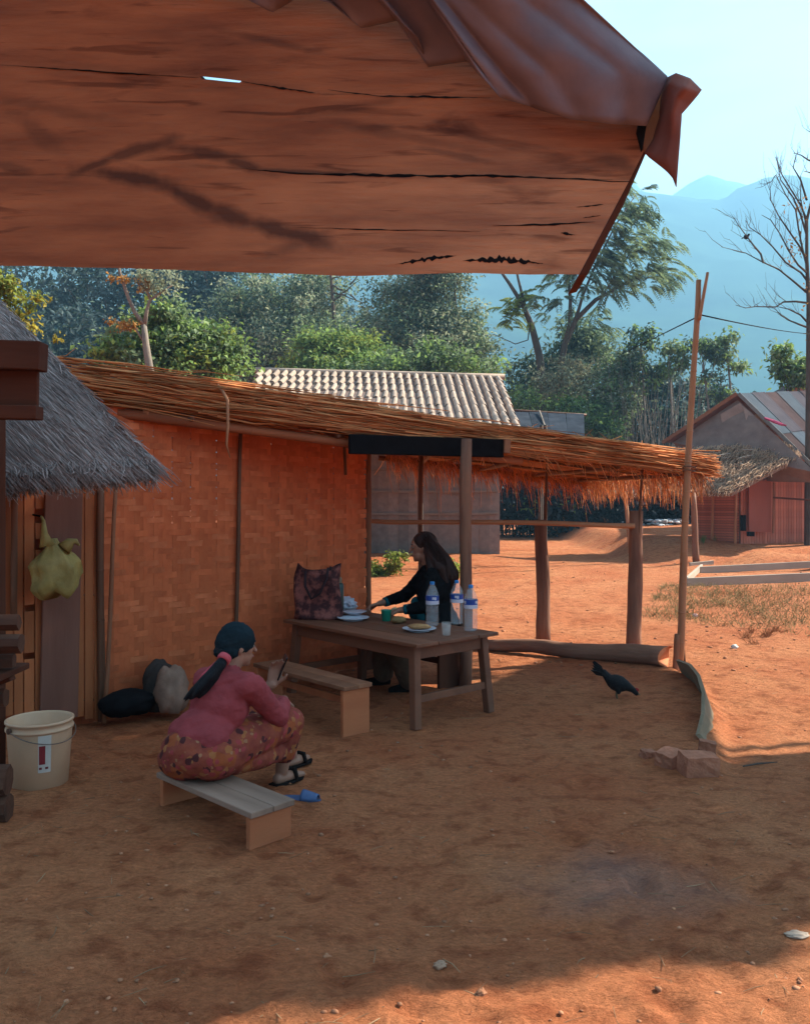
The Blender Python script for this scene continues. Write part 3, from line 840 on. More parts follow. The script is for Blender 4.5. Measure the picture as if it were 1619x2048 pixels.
# poles on the wall face
def onwall(px, py, off=.03):
    """point on the wall face under this pixel"""
    d = P(px, py, 1.0) - V((0, 0, EYE)); o = V((0, 0, EYE)); nrm = W
    t = (WA + W * off - o).dot(nrm) / d.dot(nrm)
    return o + d * t
pole('wall_pole', onwall(468, 1330), onwall(484, 815), .017, .015, bamboo_dark, shelter, n=8, wob=.006, nodes=5)
beam('wall_top', onwall(240, 806, .02) , onwall(736, 898, .02), .03, .05, brown_wood, shelter)
pole('wall_post', WB + V((0, 0, 0)), WB + V((0, 0, 2.2)), .03, .028, brown_wood, shelter, n=8)
for (x, y) in ((293, 815), (345, 822)):
    beam('stub', onwall(x, y + 16, .06), onwall(x, y - 12, .06), .04, .05, bamboo, shelter)

# ================================================================== GREY THATCHED HUT on the left
hut = thing('thatched_hut', V((-2.8, 6.2, 0)), 'grey thatched hut with a patchy slatted bamboo wall at the left edge', 'hut')
E0, E1 = P(-420, 985, 4.75), P(312, 925, 5.05)       # eave
T0, T1 = P(-600, 300, 5.65), P(-60, 545, 5.65)         # top: hip runs up to the left
def hutpt(s, t, h=0): return E0.lerp(E1, s).lerp(T0.lerp(T1, s), t) + V((0, -.5, .8)).normalized() * h
nb = 14
vs = [hutpt(i / nb, j / 8, 0) for i in range(nb + 1) for j in range(9)] + [hutpt(i / nb, j / 8, -.12) for i in range(nb + 1) for j in range(9)]
K = (nb + 1) * 9; fs = []
for i in range(nb):
    for j in range(8):
        a = i * 9 + j; fs += [(a, a + 9, a + 10, a + 1), (K + a, K + a + 1, K + a + 10, K + a + 9)]
    fs += [(i * 9, K + i * 9, K + i * 9 + 9, i * 9 + 9)]
for j in range(8): fs += [(nb * 9 + j, K + nb * 9 + j, K + nb * 9 + j + 1, nb * 9 + j + 1)]
grey_core = M('thatch_core_grey', (.2, .18, .185), rough=1, scale=9, col2=(.34, .31, .31), bump=.8, bscale=40, bdist=.02, objrand=0)
hro = MB().add(vs, fs).build('roof', grey_core, hut, fix=True)
N_ = 17000
s0 = rng.uniform(.30, 1.0, N_); t0 = rng.uniform(0, 1.0, N_)
ln = rng.uniform(.08, .20, N_)
slope = np.array((E1.lerp(E0, .5) - T1.lerp(T0, .5)).normalized())
A = np.array([hutpt(a, b, h_) for a, b, h_ in zip(s0, t0, rng.uniform(-.008, .014, N_))])
vx = np.where(rng.random(N_) < .5, 1, 1) * (.25 + .35 * s0)
B = A + slope * ln[:, None] + np.stack([vx * ln * .55 + rng.normal(0, .016, N_), rng.normal(0, .005, N_), rng.normal(-.0, .006, N_)], 1)
strands('thatch', A, B, rng.uniform(.0015, .004, N_), thatch_grey, hro, sag=jit(N_, .005))
N_ = 2200
s0 = rng.uniform(.30, .985, N_)
A = np.array([hutpt(a, rng.uniform(-.005, .03), rng.uniform(-.12, .02)) for a in s0])
B = A + np.stack([rng.normal(.025, .02, N_), rng.normal(-.03, .02, N_), -rng.uniform(.02, .085, N_)], 1)
strands('thatch', A, B, rng.uniform(.002, .0055, N_), thatch_grey, hro, sag=jit(N_, .01))
N_ = 500
t0 = rng.uniform(0, 1, N_)
A = np.array([hutpt(.985, b, rng.uniform(-.1, .03)) for b in t0])
B = A + slope * rng.uniform(.03, .08, (N_, 1)) + np.stack([rng.uniform(.0, .05, N_), rng.normal(0, .02, N_), rng.normal(0, .02, N_)], 1)
strands('thatch', A, B, rng.uniform(.002, .005, N_), thatch_grey, hro, sag=jit(N_, .008))
# slatted wall below the eave, a hand in front of the woven wall
def hw(px, py): return onwall(px, py, .10)
slat_m = M('split_bamboo', (.30, .085, .034), rough=.7, scale=5, stretch=(1, 1, .2), col2=(.50, .165, .062), bump=.3, objrand=.25, spec=.12)
mpart = thing('wall', V((0, 0, 0)), None, None); mpart.parent = hut; mpart.location = WA - hut.location
x = -70
while x < 196:
    wdt = random.uniform(15, 24)
    top_y = random.choice([930, 935, 940]); b_y = 1432 + random.uniform(-6, 8) + (200 - x) * .03
    pieces = [(top_y, b_y)]
    if 60 < x < 90: pieces = [(top_y, 1018), (1046, 1078), (1100, b_y)]
    if 40 < x < 62: pieces = [(top_y, 1210), (1222, 1306), (1318, b_y)]
    for (ya, yb) in pieces:
        a = hw(x + wdt / 2, yb); b = hw(x + wdt / 2, ya)
        w_ = (hw(x + wdt, 1200) - hw(x, 1200)).length * .9
        o = beam('slat', a, b, w_, .008, slat_m, None, up=W, bev=.002)
        o.location = o.location - wloc(mpart); o.parent = mpart
    x += wdt
for y in (985, 1190, 1400):
    beam('batten', hw(-90, y + 4) + W * -.02, hw(205, y) + W * -.02, .012, .04, bamboo_dark, hut, up=W)
beam('board', onwall(118, 1440, .13), onwall(128, 985, .13), .26, .02, M('purple_board', (.13, .052, .036), rough=.8, scale=5, stretch=(1, 1, .1), col2=(.20, .085, .058), bump=.3, spec=.15), hut, up=W)
pole('post', onwall(203, 1442, .13), onwall(203, 940, .13), .026, .024, bamboo_dark, hut, n=9, wob=.008, nodes=4)
pole('post', onwall(208, 1446, .19), onwall(234, 950, .19), .016, .014, brown_wood, hut, n=8, wob=.006, nodes=3)
pole('post', onwall(28, 1230, .16), onwall(30, 960, .16), .022, .02, bamboo_dark, hut, n=8)
pole('post', P(-300, 1420, 5.6), P(-300, 960, 5.4), .04, .04, bamboo_dark, hut, n=8)

# ================================================================== wooden rack at the left edge
rack = thing('timber_rack', V((-2.25, 4.1, 0)), 'dark timber rack whose square beam ends jut in at the left edge', 'rack')
beam('beam', P(-130, 706, 4.05), P(88, 714, 4.05), .10, .135, dark_wood, rack)
beam('board', P(-130, 778, 4.09), P(77, 782, 4.09), .03, .19, dark_wood, rack)
beam('beam', P(-130, 823, 4.05), P(80, 826, 4.05), .09, .065, dark_wood, rack)
beam('post', V((-2.3, 4.15, 0)), V((-2.3, 4.15, 2.45)), .1, .1, dark_wood, rack)
beam('post', V((-2.3, 4.75, 0)), V((-2.3, 4.75, 2.45)), .1, .1, dark_wood, rack)
beam('shelf', P(-150, 1345, 4.1), P(28, 1345, 4.1), .35, .03, dark_wood, rack)
beam('bracket', V((-2.3, 4.15, .55)), P(24, 1350, 4.1) , .05, .05, dark_wood, rack)
logm = M('firewood', (.04, .016, .010), rough=.9, scale=9, stretch=(1, 1, .2), col2=(.13, .05, .026), bump=.6)
def firewood(x1, y, D, r, label, group):
    t = MB()
    pts = []; k = 9
    for q in range(k):
        a = 2 * math.pi * q / k; rr = r * random.uniform(.8, 1.12); pts.append((rr * math.cos(a), rr * math.sin(a)))
    L = .5
    vs = [(p[0], p[1], 0) for p in pts] + [(p[0] * .97, p[1] * .97, L) for p in pts]
    fs = [tuple(range(k - 1, -1, -1)), tuple(range(k, 2 * k))] + [(i, (i + 1) % k, (i + 1) % k + k, i + k) for i in range(k)]
    o = MB().add(vs, fs).build('firewood_log', logm, local=True)
    e = P(x1, y, D)
    place(o, e - V((.5, .05, 0)), e)
    return tag(o, label, 'firewood', group)
firewood(40, 1244, 4.08, .040, 'dark firewood piece at the top of the rack shelf by the hut wall', 'firewood on the rack shelf')
firewood(44, 1285, 4.05, .052, 'thick dark firewood piece in the middle of the rack shelf', 'firewood on the rack shelf')
firewood(30, 1322, 4.10, .036, 'thin firewood piece lowest on the rack shelf', 'firewood on the rack shelf')
firewood(19, 1562, 4.12, .075, 'upper of two firewood logs on the ground by the white bucket', 'firewood on the ground')
firewood(20, 1615, 4.12, .078, 'lower of two firewood logs on the ground by the white bucket', 'firewood on the ground')
o = firewood(14, 1395, 4.2, .05, 'pale orange split log showing between the shelf and the bucket', 'firewood on the rack shelf')
# ================================================================== YARD FURNITURE
RT = math.atan2(-.747, .665)
def Lf(o, p):
    """local point of a thing -> world"""
    return Matrix.Translation(o.location) @ Matrix.Rotation(o.rotation_euler.z, 4, 'Z') @ V(p)
# ---- table: local +X towards the camera end, +Y away from the camera
TH = .59
table = thing('wooden_table', V((-.15, 6.57, 0)), 'low dark wooden dining table with splayed legs and bottles on its near end', 'table', rz=RT)
TL, TW = 1.60, .82
for k in range(4):
    y0 = -TW / 2 + k * TW / 4
    o = MB().box((0, y0 + TW / 8, TH - .0125), (TL + random.uniform(-.015, .015), TW / 4 - .004, .025)).build('plank', table_wood, table, local=True)
    md = o.modifiers.new('edge', 'BEVEL'); md.width = .004; md.segments = 2
legs = {}
for sx in (-1, 1):
    for sy in (-1, 1):
        t_ = V((sx * .70, sy * .335, TH - .026)); b_ = V((sx * .745, sy * .365, 0))
        o = MB().box((0, 0, (t_ - b_).length / 2), (.062, .062, (t_ - b_).length)).build('leg', table_wood, local=True)
        o.parent = table; o.location = b_; o.rotation_euler = frame_of(b_, t_, V((1, 0, 0))).to_euler()
        md = o.modifiers.new('edge', 'BEVEL'); md.width = .005
def tbox(name, c, size, mat=table_wood, par=table):
    o = MB().box((0, 0, 0), size).build(name, mat, local=True); o.parent = par; o.location = c
    md = o.modifiers.new('edge', 'BEVEL'); md.width = .003
    return o
for sy in (-1, 1): tbox('apron', (0, sy * .337, TH - .075), (1.36, .026, .095))
for sx in (-1, 1): tbox('apron', (sx * .702, 0, TH - .075), (.026, .62, .095)); tbox('stretcher', (sx * .728, 0, .20), (.03, .66, .05))
# ---- benches with slab ends
def bench(loc, rz, L, wd, h, label, seat_m, end_m):
    t = thing('slab_bench', loc, label, 'bench', 'low slab benches in the yard', rz)
    for k in (-1, 1):
        o = tbox('seat_plank', (0, k * wd / 4, h - .014), (L, wd / 2 - .003, .028), seat_m, t)
    for sx in (-1, 1):
        o = MB().box((0, 0, (h - .029) / 2), (.03, wd * .93, h - .029)).build('end_panel', end_m, local=True)
        o.parent = t; o.location = (sx * (L / 2 - .035), 0, 0)
        md = o.modifiers.new('edge', 'BEVEL'); md.width = .003
    tbox('rail', (0, 0, h * .62), (L - .10, .025, .05), end_m, t)
    return t
b1 = bench(V((-.885, 4.128, 0)), math.radians(-44), .81, .25, .175, 'low pale plank bench with an orange end panel under the squatting woman', bench_wood, bench_end)
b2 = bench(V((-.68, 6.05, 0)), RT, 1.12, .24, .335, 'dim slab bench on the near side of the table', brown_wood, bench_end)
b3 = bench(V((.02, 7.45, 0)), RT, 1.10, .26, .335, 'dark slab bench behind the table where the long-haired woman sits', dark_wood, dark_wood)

# ================================================================== THINGS ON THE TABLE
def ttop(px, py): return G(px, py, TH)
white_cer = M('white_melamine', (.62, .60, .66), rough=.35, var=.06, scale=5, bump=0, spec=.5)
def plate(px, py, r, label, dz=0.0):
    mb = MB().lathe([(0, .004), (r * .55, .003), (r * .62, .0), (r * .6, 0), (r * .6, .004), (r * .8, .012), (r, .02), (r, .024), (r * .78, .017), (r * .58, .009), (0, .008)], n=28, cap=False)
    p = ttop(px, py)
    o = mb.build('plate', white_cer, smooth=True, local=True); o.location = p + V((0, 0, .001 + dz))
    return tag(o, label, 'plate')
plate(638, 1236, .11, 'flat white plate nearest the floral bag')
plate(706, 1240, .13, 'white plate at the front under the bowl', .0)
plate(708, 1234, .105, 'white dish stacked on the larger front plate', .026)
plate(838, 1262, .125, 'wide pale plate carrying the brown bread near the bottles')
o = MB().lathe([(0, .002), (.045, 0), (.05, .004), (.085, .05), (.09, .058), (.083, .053), (.05, .012), (0, .01)], n=26, cap=False).build('bowl', white_cer, smooth=True, local=True)
o.location = ttop(694, 1226); tag(o, 'white bowl behind the stacked plates', 'bowl')
# crumpled tissue in the bowl
bm = bmesh.new(); bmesh.ops.create_icosphere(bm, subdivisions=3, radius=.085)
for v in bm.verts:
    k = 1 + .6 * (fbm(v.co.x * 40 + 5, v.co.y * 40 + v.co.z * 30, 3, 3) - .5) * 2
    v.co *= float(k); v.co.z *= .8
me = bpy.data.meshes.new('crumpled_tissue'); bm.to_mesh(me); bm.free(); me.materials.append(M('tissue_white', (.6, .58, .66), rough=.9, var=.08, bump=.3))
o = bpy.data.objects.new('crumpled_tissue', me); COL.objects.link(o); o.location = ttop(694, 1226) + V((0, 0, .075)); tag(o, 'crumpled white plastic wrap in the bowl', 'wrapping')
# bread and food bits
food_m = M('brown_food', (.30, .13, .05), rough=.8, scale=20, col2=(.50, .26, .11), bump=.5)
def loaf(px, py, size, rz, label, name='bread', dz=.012, mat=food_m):
    bm = bmesh.new(); bmesh.ops.create_icosphere(bm, subdivisions=3, radius=1)
    for v in bm.verts:
        k = 1 + .22 * (float(fbm(v.co.x * 3 + px, v.co.y * 3 + v.co.z * 2, 3, 5)) - .5) * 2
        v.co = V((v.co.x * size[0], v.co.y * size[1], v.co.z * size[2])) * k
    me = bpy.data.meshes.new(name); bm.to_mesh(me); bm.free(); me.materials.append(mat)
    me.polygons.foreach_set('use_smooth', [True] * len(me.polygons))
    o = bpy.data.objects.new(name, me); COL.objects.link(o); o.location = ttop(px, py) + V((0, 0, size[2] + dz)); o.rotation_euler = (0, 0, rz)
    return tag(o, label, 'food')
loaf(838, 1262, (.085, .04, .022), -.2, 'brown flat bread on the wide pale plate')
loaf(797, 1247, (.07, .04, .028), .6, 'dark brown food parcel between the green cup and the plate', 'food_parcel', .001, M('leaf_parcel', (.14, .075, .03), rough=.8, scale=20, col2=(.26, .15, .06), bump=.5))
loaf(789, 1232, (.03, .016, .014), .3, 'small cream piece of food beside the green cup', 'food_piece', .045, M('cream_food', (.6, .45, .25), rough=.8))
loaf(655, 1229, (.05, .04, .012), .2, 'small dark wrapped packet in front of the floral bag', 'food_packet', .022, char_black)
# green cup
gm = M('green_plastic', (.01, .20, .13), rough=.4, var=.1, bump=0, spec=.5)
o = MB().lathe([(0, .003), (.03, 0), (.033, .004), (.042, .085), (.045, .09), (.041, .088), (.03, .01), (0, .008)], n=22, cap=False).build('cup', gm, smooth=True, local=True)
o.location = ttop(772, 1242); tag(o, 'green plastic cup near the woman\'s hands', 'cup')
# thermos
th = thing('thermos', Lf(table, (-.72, .10, TH + .002)), 'dark green thermos flask standing behind the bowl', 'flask')
MB().lathe([(0, 0), (.036, 0), (.039, .006), (.039, .24), (.032, .265), (.022, .27)], n=20).build('flask_body', M('dark_green_steel', (.035, .06, .055), rough=.35, var=.1, bump=0, spec=.5), th, smooth=True, local=True)
MB().lathe([(.021, .27), (.023, .273), (.023, .308), (.018, .316), (0, .317)], n=16, cap=False).build('cap', M('tan_cap', (.35, .24, .15), rough=.5, var=.1, bump=0), th, smooth=True, local=True)
# bottles
def clear(name, col=(1, 1, 1), rough=.04, ior=1.33):
    m = bpy.data.materials.new(name); m.use_nodes = True; p = m.node_tree.nodes['Principled BSDF']
    p.inputs['Base Color'].default_value = _lin(col); p.inputs['Roughness'].default_value = rough
    p.inputs['Transmission Weight'].default_value = 1; p.inputs['IOR'].default_value = ior
    return m
def film(name, col, alpha):
    m = bpy.data.materials.new(name); m.use_nodes = True; p = m.node_tree.nodes['Principled BSDF']
    p.inputs['Base Color'].default_value = _lin(col); p.inputs['Roughness'].default_value = .08; p.inputs['Alpha'].default_value = alpha; p.inputs['Specular IOR Level'].default_value = .8
    return m
pet = film('clear_plastic', (.62, .62, .64), .22)
blue_cap = M('blue_cap', (.02, .16, .40), rough=.4, var=.1, bump=0)
lab_blue = M('blue_label', (.015, .06, .28), rough=.45, var=.15, bump=0, objrand=0)
lab_pale = M('pale_label', (.55, .52, .60), rough=.45, var=.15, bump=0, objrand=0)
def bottle(px, py, label):
    t = thing('water_bottle', ttop(px, py), label, 'bottle', 'water bottles on the near end of the table', random.uniform(0, 3))
    R = .045
    prof = [(0, .004), (.028, .0), (R, .008)]
    for k in range(8):
        z = .012 + k * .0165
        prof += [(R, z), (R - .0025, z + .006), (R, z + .0125)]
    prof += [(R + .001, .150), (R + .001, .212), (R - .002, .225), (.034, .25), (.020, .278), (.0145, .288), (.0145, .292)]
    t.scale = (1.1, 1.1, 1.12)
    MB().lathe(prof, n=24).build('bottle_body', pet, t, smooth=True, local=True)
    MB().lathe([(R + .0018, .152), (R + .0018, .176)], n=24, cap=False).build('label', lab_pale, t, smooth=True, local=True)
    lb = MB().lathe([(R + .0018, .1765), (R + .0018, .210)], n=24, cap=False).build('label', lab_blue, t, smooth=True, local=True)
    # pale emblem bands on the wrapper
    for k in range(3):
        q = MB(); a0 = k * 2.1
        for s in range(6):
            a = a0 + s * .11; b = a + .11; rr = R + .0026
            q.add([(rr * math.cos(a), rr * math.sin(a), .184 + .003 * math.sin(s)), (rr * math.cos(b), rr * math.sin(b), .184 + .003 * math.sin(s + 1)), (rr * math.cos(b), rr * math.sin(b), .202), (rr * math.cos(a), rr * math.sin(a), .202)], [(0, 1, 2, 3)])
        e = q.build('emblem', lab_pale, None, local=True); e.parent = lb
    MB().lathe([(.0165, .285), (.0165, .302), (.014, .305), (0, .305)], n=18, cap=False).build('cap', blue_cap, t, smooth=True, local=True)
    return t
bottle(864, 1252, 'clear water bottle standing in front of the seated woman\'s back')
bottle(913, 1248, 'middle clear water bottle standing in front of the shelter post')
bottle(941, 1262, 'clear water bottle nearest the table\'s right corner')
o = MB().lathe([(0, .006), (.026, 0), (.028, .003), (.035, .095), (.0335, .095), (.0265, .01), (0, .009)], n=22, cap=False).build('drinking_glass', film('thin_glass', (.66, .62, .58), .22), smooth=True, local=True)
o.location = ttop(892, 1271); tag(o, 'small clear drinking glass between the water bottles', 'glass')
# floral bag
bagm = M('floral_cloth', (.045, .011, .012), rough=.85, scale=13, col2=(.24, .07, .055), bump=.3, detail=3, lo=.44, hi=.62)
bag = thing('tote_bag', Lf(table, (-.66, -.17, TH + .002)), 'dark red floral tote bag slumped at the wall end of the table', 'bag', rz=RT + .75)
bm = bmesh.new()
vs = []
rows = 12; cols = 28
mb = MB(); vv = []; ff = []
for i in range(rows + 1):
    t = i / rows; z = .42 * t
    for k in range(cols):
        a = 2 * math.pi * k / cols
        sx = math.copysign(abs(math.cos(a)) ** .55, math.cos(a)); sy = math.copysign(abs(math.sin(a)) ** .7, math.sin(a))
        w = .20 - .02 * t; d = .085 * (1 - .55 * t)
        q = .012 * math.sin(3 * a + 7 * t) + .02 * (float(fbm(a * 1.5, t * 4, 3, 9)) - .5)
        vv.append((sx * (w + q), sy * (d + q) + .03 * t, z + (.03 * math.sin(a * 2 + 1) * t)))
for i in range(rows):
    for k in range(cols):
        k2 = (k + 1) % cols; ff.append((i * cols + k, i * cols + k2, (i + 1) * cols + k2, (i + 1) * cols + k))
ff.append(tuple(range(cols - 1, -1, -1)))
o = MB().add(vv, ff).build('bag_body', bagm, bag, smooth=True, local=True)
md = o.modifiers.new('thickness', 'SOLIDIFY'); md.thickness = .004
for sy in (-1, 1):
    MB().tube([(-.09, sy * .05, .39), (-.085, sy * .075, .27), (-.03, sy * .095, .17), (.035, sy * .09, .21), (.09, sy * .075, .33), (.10, sy * .05, .42)], .011, 7).build('handle', M('dark_strap', (.03, .012, .015), rough=.8), bag, smooth=True, local=True)

# ================================================================== BUCKET, HANGING BAG, SACKS
bk = thing('plastic_bucket', G(80, 1566), 'cream plastic bucket with a red label and wire handle at the foot of the board', 'bucket', rz=-.2)
bcol = M('cream_plastic', (.54, .325, .20), rough=.45, var=.1, scale=3, bump=0, spec=.4)
MB().lathe([(0, .006), (.140, .0), (.147, .006), (.168, .30), (.168, .305), (.176, .306), (.176, .318), (.170, .319), (.171, .345), (.178, .347), (.178, .358), (.168, .36), (.162, .35), (.140, .012), (0, .012)], n=36, cap=False).build('bucket_body', bcol, bk, smooth=True, local=True)
for s in (-1, 1):
    a = -1.95 + (0 if s < 0 else math.pi)
    MB().lathe([(0, 0), (.016, 0), (.016, .012), (0, .012)], n=12, cap=False).build('lug', M('rusty_lug', (.12, .06, .04)), None, local=True)
    o = bpy.context.scene.collection.objects[-1]; o.parent = bk; o.location = (.176 * math.cos(a), .176 * math.sin(a), .325); o.rotation_euler = (0, math.pi / 2, a)
pts = [(.185 * math.cos(-1.95 + t), .185 * math.sin(-1.95 + t), .325 - .075 * math.sin(t)) for t in np.linspace(0, math.pi, 24)]
MB().tube(pts, .003, 6).build('handle', M('wire', (.20, .15, .12), metal=.6, rough=.5), bk, smooth=True, local=True)
lab = MB()
def patch(a0, a1, z0, z1, mat, name, par):
    q = MB(); n = 8
    for i in range(n):
        a = a0 + (a1 - a0) * i / n; b = a0 + (a1 - a0) * (i + 1) / n
        def rr(z): return .1475 + (.168 - .1475) * (z / .30) + .0022
        q.add([(rr(z0) * math.cos(a), rr(z0) * math.sin(a), z0), (rr(z0) * math.cos(b), rr(z0) * math.sin(b), z0), (rr(z1) * math.cos(b), rr(z1) * math.sin(b), z1), (rr(z1) * math.cos(a), rr(z1) * math.sin(a), z1)], [(0, 1, 2, 3)])
    o = q.build(name, mat, None, smooth=True, local=True); o.parent = par; return o
redp = M('red_print', (.22, .02, .025), rough=.5, var=.2, bump=0)
wp = M('white_print', (.55, .48, .42), rough=.5, var=.1, bump=0)
lb = patch(-1.02, -.62, .10, .30, wp, 'label', bk)
for (a0, a1, z0, z1) in ((-.99, -.80, .145, .245), (-.99, -.90, .118, .130), (-.80, -.70, .118, .130)):
    q = patch(a0, a1, z0, z1, redp, 'print', None)
    q.parent = lb; q.scale = (1.006, 1.006, 1)
# yellow-green bag hanging from the hut wall
hb_c = onwall(110, 1130, .32)
pb = thing('hanging_bag', hb_c, 'yellow plastic carrier bag hanging on the hut wall above the bucket', 'bag', rz=ang)
ylw = M('yellow_plastic', (.42, .31, .10), rough=.5, var=.25, scale=9, bump=.4, bscale=24, bdist=.012, transl=.25)
vv = []; ff = []; rows = 16; cols = 30
for i in range(rows + 1):
    t = i / rows; z = -.19 + .36 * t
    prof = min(1, .62 + t * 2.6) * (1 - .80 * float(sstep(.50, 1.0, t)))
    for k in range(cols):
        a = 2 * math.pi * k / cols
        fold = 1 + .13 * math.sin(5 * a + 3 * t) + .42 * (float(fbm(a * 2.2, t * 5, 3, 19)) - .5) + .10 * math.sin(11 * a + 5 * t) * (1 - t) + .16 * math.sin(9 * a + 1) * t
        vv.append((.145 * prof * fold * math.cos(a) + .02 * math.sin(t * 4), .085 * prof * fold * math.sin(a), z + .03 * math.sin(3 * a + 1) * (1 - t)))
for i in range(rows):
    for k in range(cols):
        k2 = (k + 1) % cols; ff.append((i * cols + k, i * cols + k2, (i + 1) * cols + k2, (i + 1) * cols + k))
ff.append(tuple(range(cols - 1, -1, -1))); ff.append(tuple(rows * cols + k for k in range(cols)))
MB().add(vv, ff).build('bag_body', ylw, pb, smooth=True, local=True)
MB().tube([(-.05, 0, .12), (-.058, .02, .20), (-.05, .05, .28), (-.04, .10, .31)], [.05, .022, .012, .007], 8).build('handle', ylw, pb, smooth=True, local=True)
MB().tube([(.05, -.02, .10), (.09, -.03, .145), (.115, -.05, .15), (.135, -.06, .12)], [.05, .03, .018, .006], 8).build('handle', ylw, pb, smooth=True, local=True)
MB().tube([(-.04, .10, .31), (-.04, .24, .32)], .006, 6).build('hook', char_black, pb, local=True)
# dark heap and pale sack at the wall foot
def lump(name, c, size, rz, mat, label, cat, seed, amp=.35, flat=.8):
    bm = bmesh.new(); bmesh.ops.create_icosphere(bm, subdivisions=4, radius=1)
    for v in bm.verts:
        k = 1 + amp * (float(fbm(v.co.x * 2.3 + seed, v.co.y * 2.3 + v.co.z * 2.7, 4, seed)) - .5)
        z = v.co.z
        v.co = V((v.co.x * size[0], v.co.y * size[1], z * size[2])) * k
        if v.co.z < -size[2] * flat: v.co.z = -size[2] * flat
    me = bpy.data.meshes.new(name); bm.to_mesh(me); bm.free(); me.materials.append(mat)
    me.polygons.foreach_set('use_smooth', [True] * len(me.polygons))
    o = bpy.data.objects.new(name, me); COL.objects.link(o); o.location = V(c) + V((0, 0, size[2] * flat)); o.rotation_euler = (0, 0, rz)
    return tag(o, label, cat)
lump('cloth_bundle', onwall(255, 1430, .24), (.20, .12, .10), ang, char_black, 'black cloth bundle lying at the foot of the woven wall', 'bundle', 4)
lump('black_sack', onwall(322, 1420, .22), (.14, .10, .20), ang, M('sack_dark', (.05, .035, .03), rough=.9, var=.3, bump=.3), 'dark sack leaning on the wall behind the pale sack', 'sack', 9)
lump('woven_sack', onwall(343, 1424, .36), (.125, .10, .18), ang, M('sack_pale', (.15, .08, .055), rough=.85, scale=6, col2=(.30, .175, .125), bump=.5), 'pale crumpled sack at the wall foot behind the squatting woman', 'sack', 14, .5)
# blue slipper
sl = thing('slipper', G(600, 1600), 'blue plastic slipper lying beside the end of the low bench', 'slipper', rz=-.25)
blu = M('blue_rubber', (.06, .10, .21), rough=.6, var=.15, bump=.1)
def sole(sc_=1.0, z=.0, h=.012):
    pts = []
    for k in range(22):
        a = 2 * math.pi * k / 22; x = .115 * math.cos(a); y = (.040 + .008 * math.cos(a)) * math.sin(a)
        pts.append(V((x * sc_, y * sc_, z)))
    return MB().prism(pts, (0, 0, h))
sole().build('sole', blu, sl, fix=True, local=True)
vv = []; ff = []
for i in range(7):
    x = .015 + .085 * i / 6
    for k in range(9):
        a = math.pi * k / 8; w = .046 * math.sqrt(max(0.05, 1 - (x / .118) ** 2)) + .002
        vv.append((x, w * math.cos(a), .012 + .045 * math.sin(a) * (1 - .45 * i / 6)))
for i in range(6):
    for k in range(8): ff.append((i * 9 + k, i * 9 + k + 1, (i + 1) * 9 + k + 1, (i + 1) * 9 + k))
o = MB().add(vv, ff).build('strap', blu, sl, smooth=True, local=True); md = o.modifiers.new('thickness', 'SOLIDIFY'); md.thickness = .004

# ================================================================== LOG SILL, EDGING BOARD, BRICKS
lg = MB()
a, b = P(930, 1290, 9.0), P(1334, 1332, 7.95)
a.z, b.z = .055, .09
pts = []; rr = []
for i in range(15):
    t = i / 14
    pts.append((.012 * math.sin(i * .9), .012 * math.cos(i * 1.3), (b - a).length * t)); rr.append((.055 + .045 * t) * (1 + .05 * math.sin(i * 2.3)))
vs_n = 14
lg.tube(pts, rr, vs_n)
o = lg.build('log', [post_wood, M('cut_end', (.62, .17, .06), rough=.8, scale=30, col2=(.72, .24, .10), bump=.2)], local=True, smooth=False)
for p in o.data.polygons:
    p.use_smooth = len(p.vertices) == 4
    if len(p.vertices) > 4: p.material_index = 1
_F = frame_of(a, b).transposed() @ V((-b.x, -b.y, .3)).normalized(); _c = V((_F.x, _F.y)).normalized()
for v in o.data.vertices:
    if v.co.z > (b - a).length - .001: v.co.z -= .85 * (v.co.x * _c.x + v.co.y * _c.y)
place(o, a, b); tag(o, 'long debarked log lying along the open edge of the shelter', 'log')
# curved retaining board
eb = MB()
line = [(2.47, 7.62), (2.44, 7.2), (2.36, 6.75), (2.24, 6.3), (2.08, 5.85), (1.93, 5.52)]
hgt = [.16, .20, .20, .17, .13, .07]
top_ = []; bo_ = []
for (x, y), h in zip(line, hgt):
    gz = hz(x + .06, y) - .03
    bo_.append(V((x + .03, y, gz))); top_.append(V((x - .045, y, h - .035)))
th_ = V((.028, .006, .006))
n = len(line); vs = bo_ + top_ + [p + th_ for p in bo_] + [p + th_ for p in top_]; fs = []
for i in range(n - 1):
    fs += [(i, i + 1, n + i + 1, n + i), (2 * n + i, 3 * n + i, 3 * n + i + 1, 2 * n + i + 1), (n + i, n + i + 1, 3 * n + i + 1, 3 * n + i), (i, 2 * n + i, 2 * n + i + 1, i + 1)]
fs += [(0, n, 3 * n, 2 * n), (n - 1, 3 * n - 1, 4 * n - 1, 2 * n - 1)]
o = eb.add(vs, fs).build('edging_board', M('grey_edging', (.19, .135, .085), rough=.9, scale=5, stretch=(1, .3, 1), col2=(.30, .22, .145), spec=.1, bump=.4), None, loc=(2.2, 6.5, 0), fix=True)
tag(o, 'weathered grey board on edge holding the raised yard by the bamboo pole', 'board')
brick_m = M('rough_brick', (.26, .09, .05), rough=.95, scale=14, col2=(.42, .16, .09), bump=.7, bdist=.01)
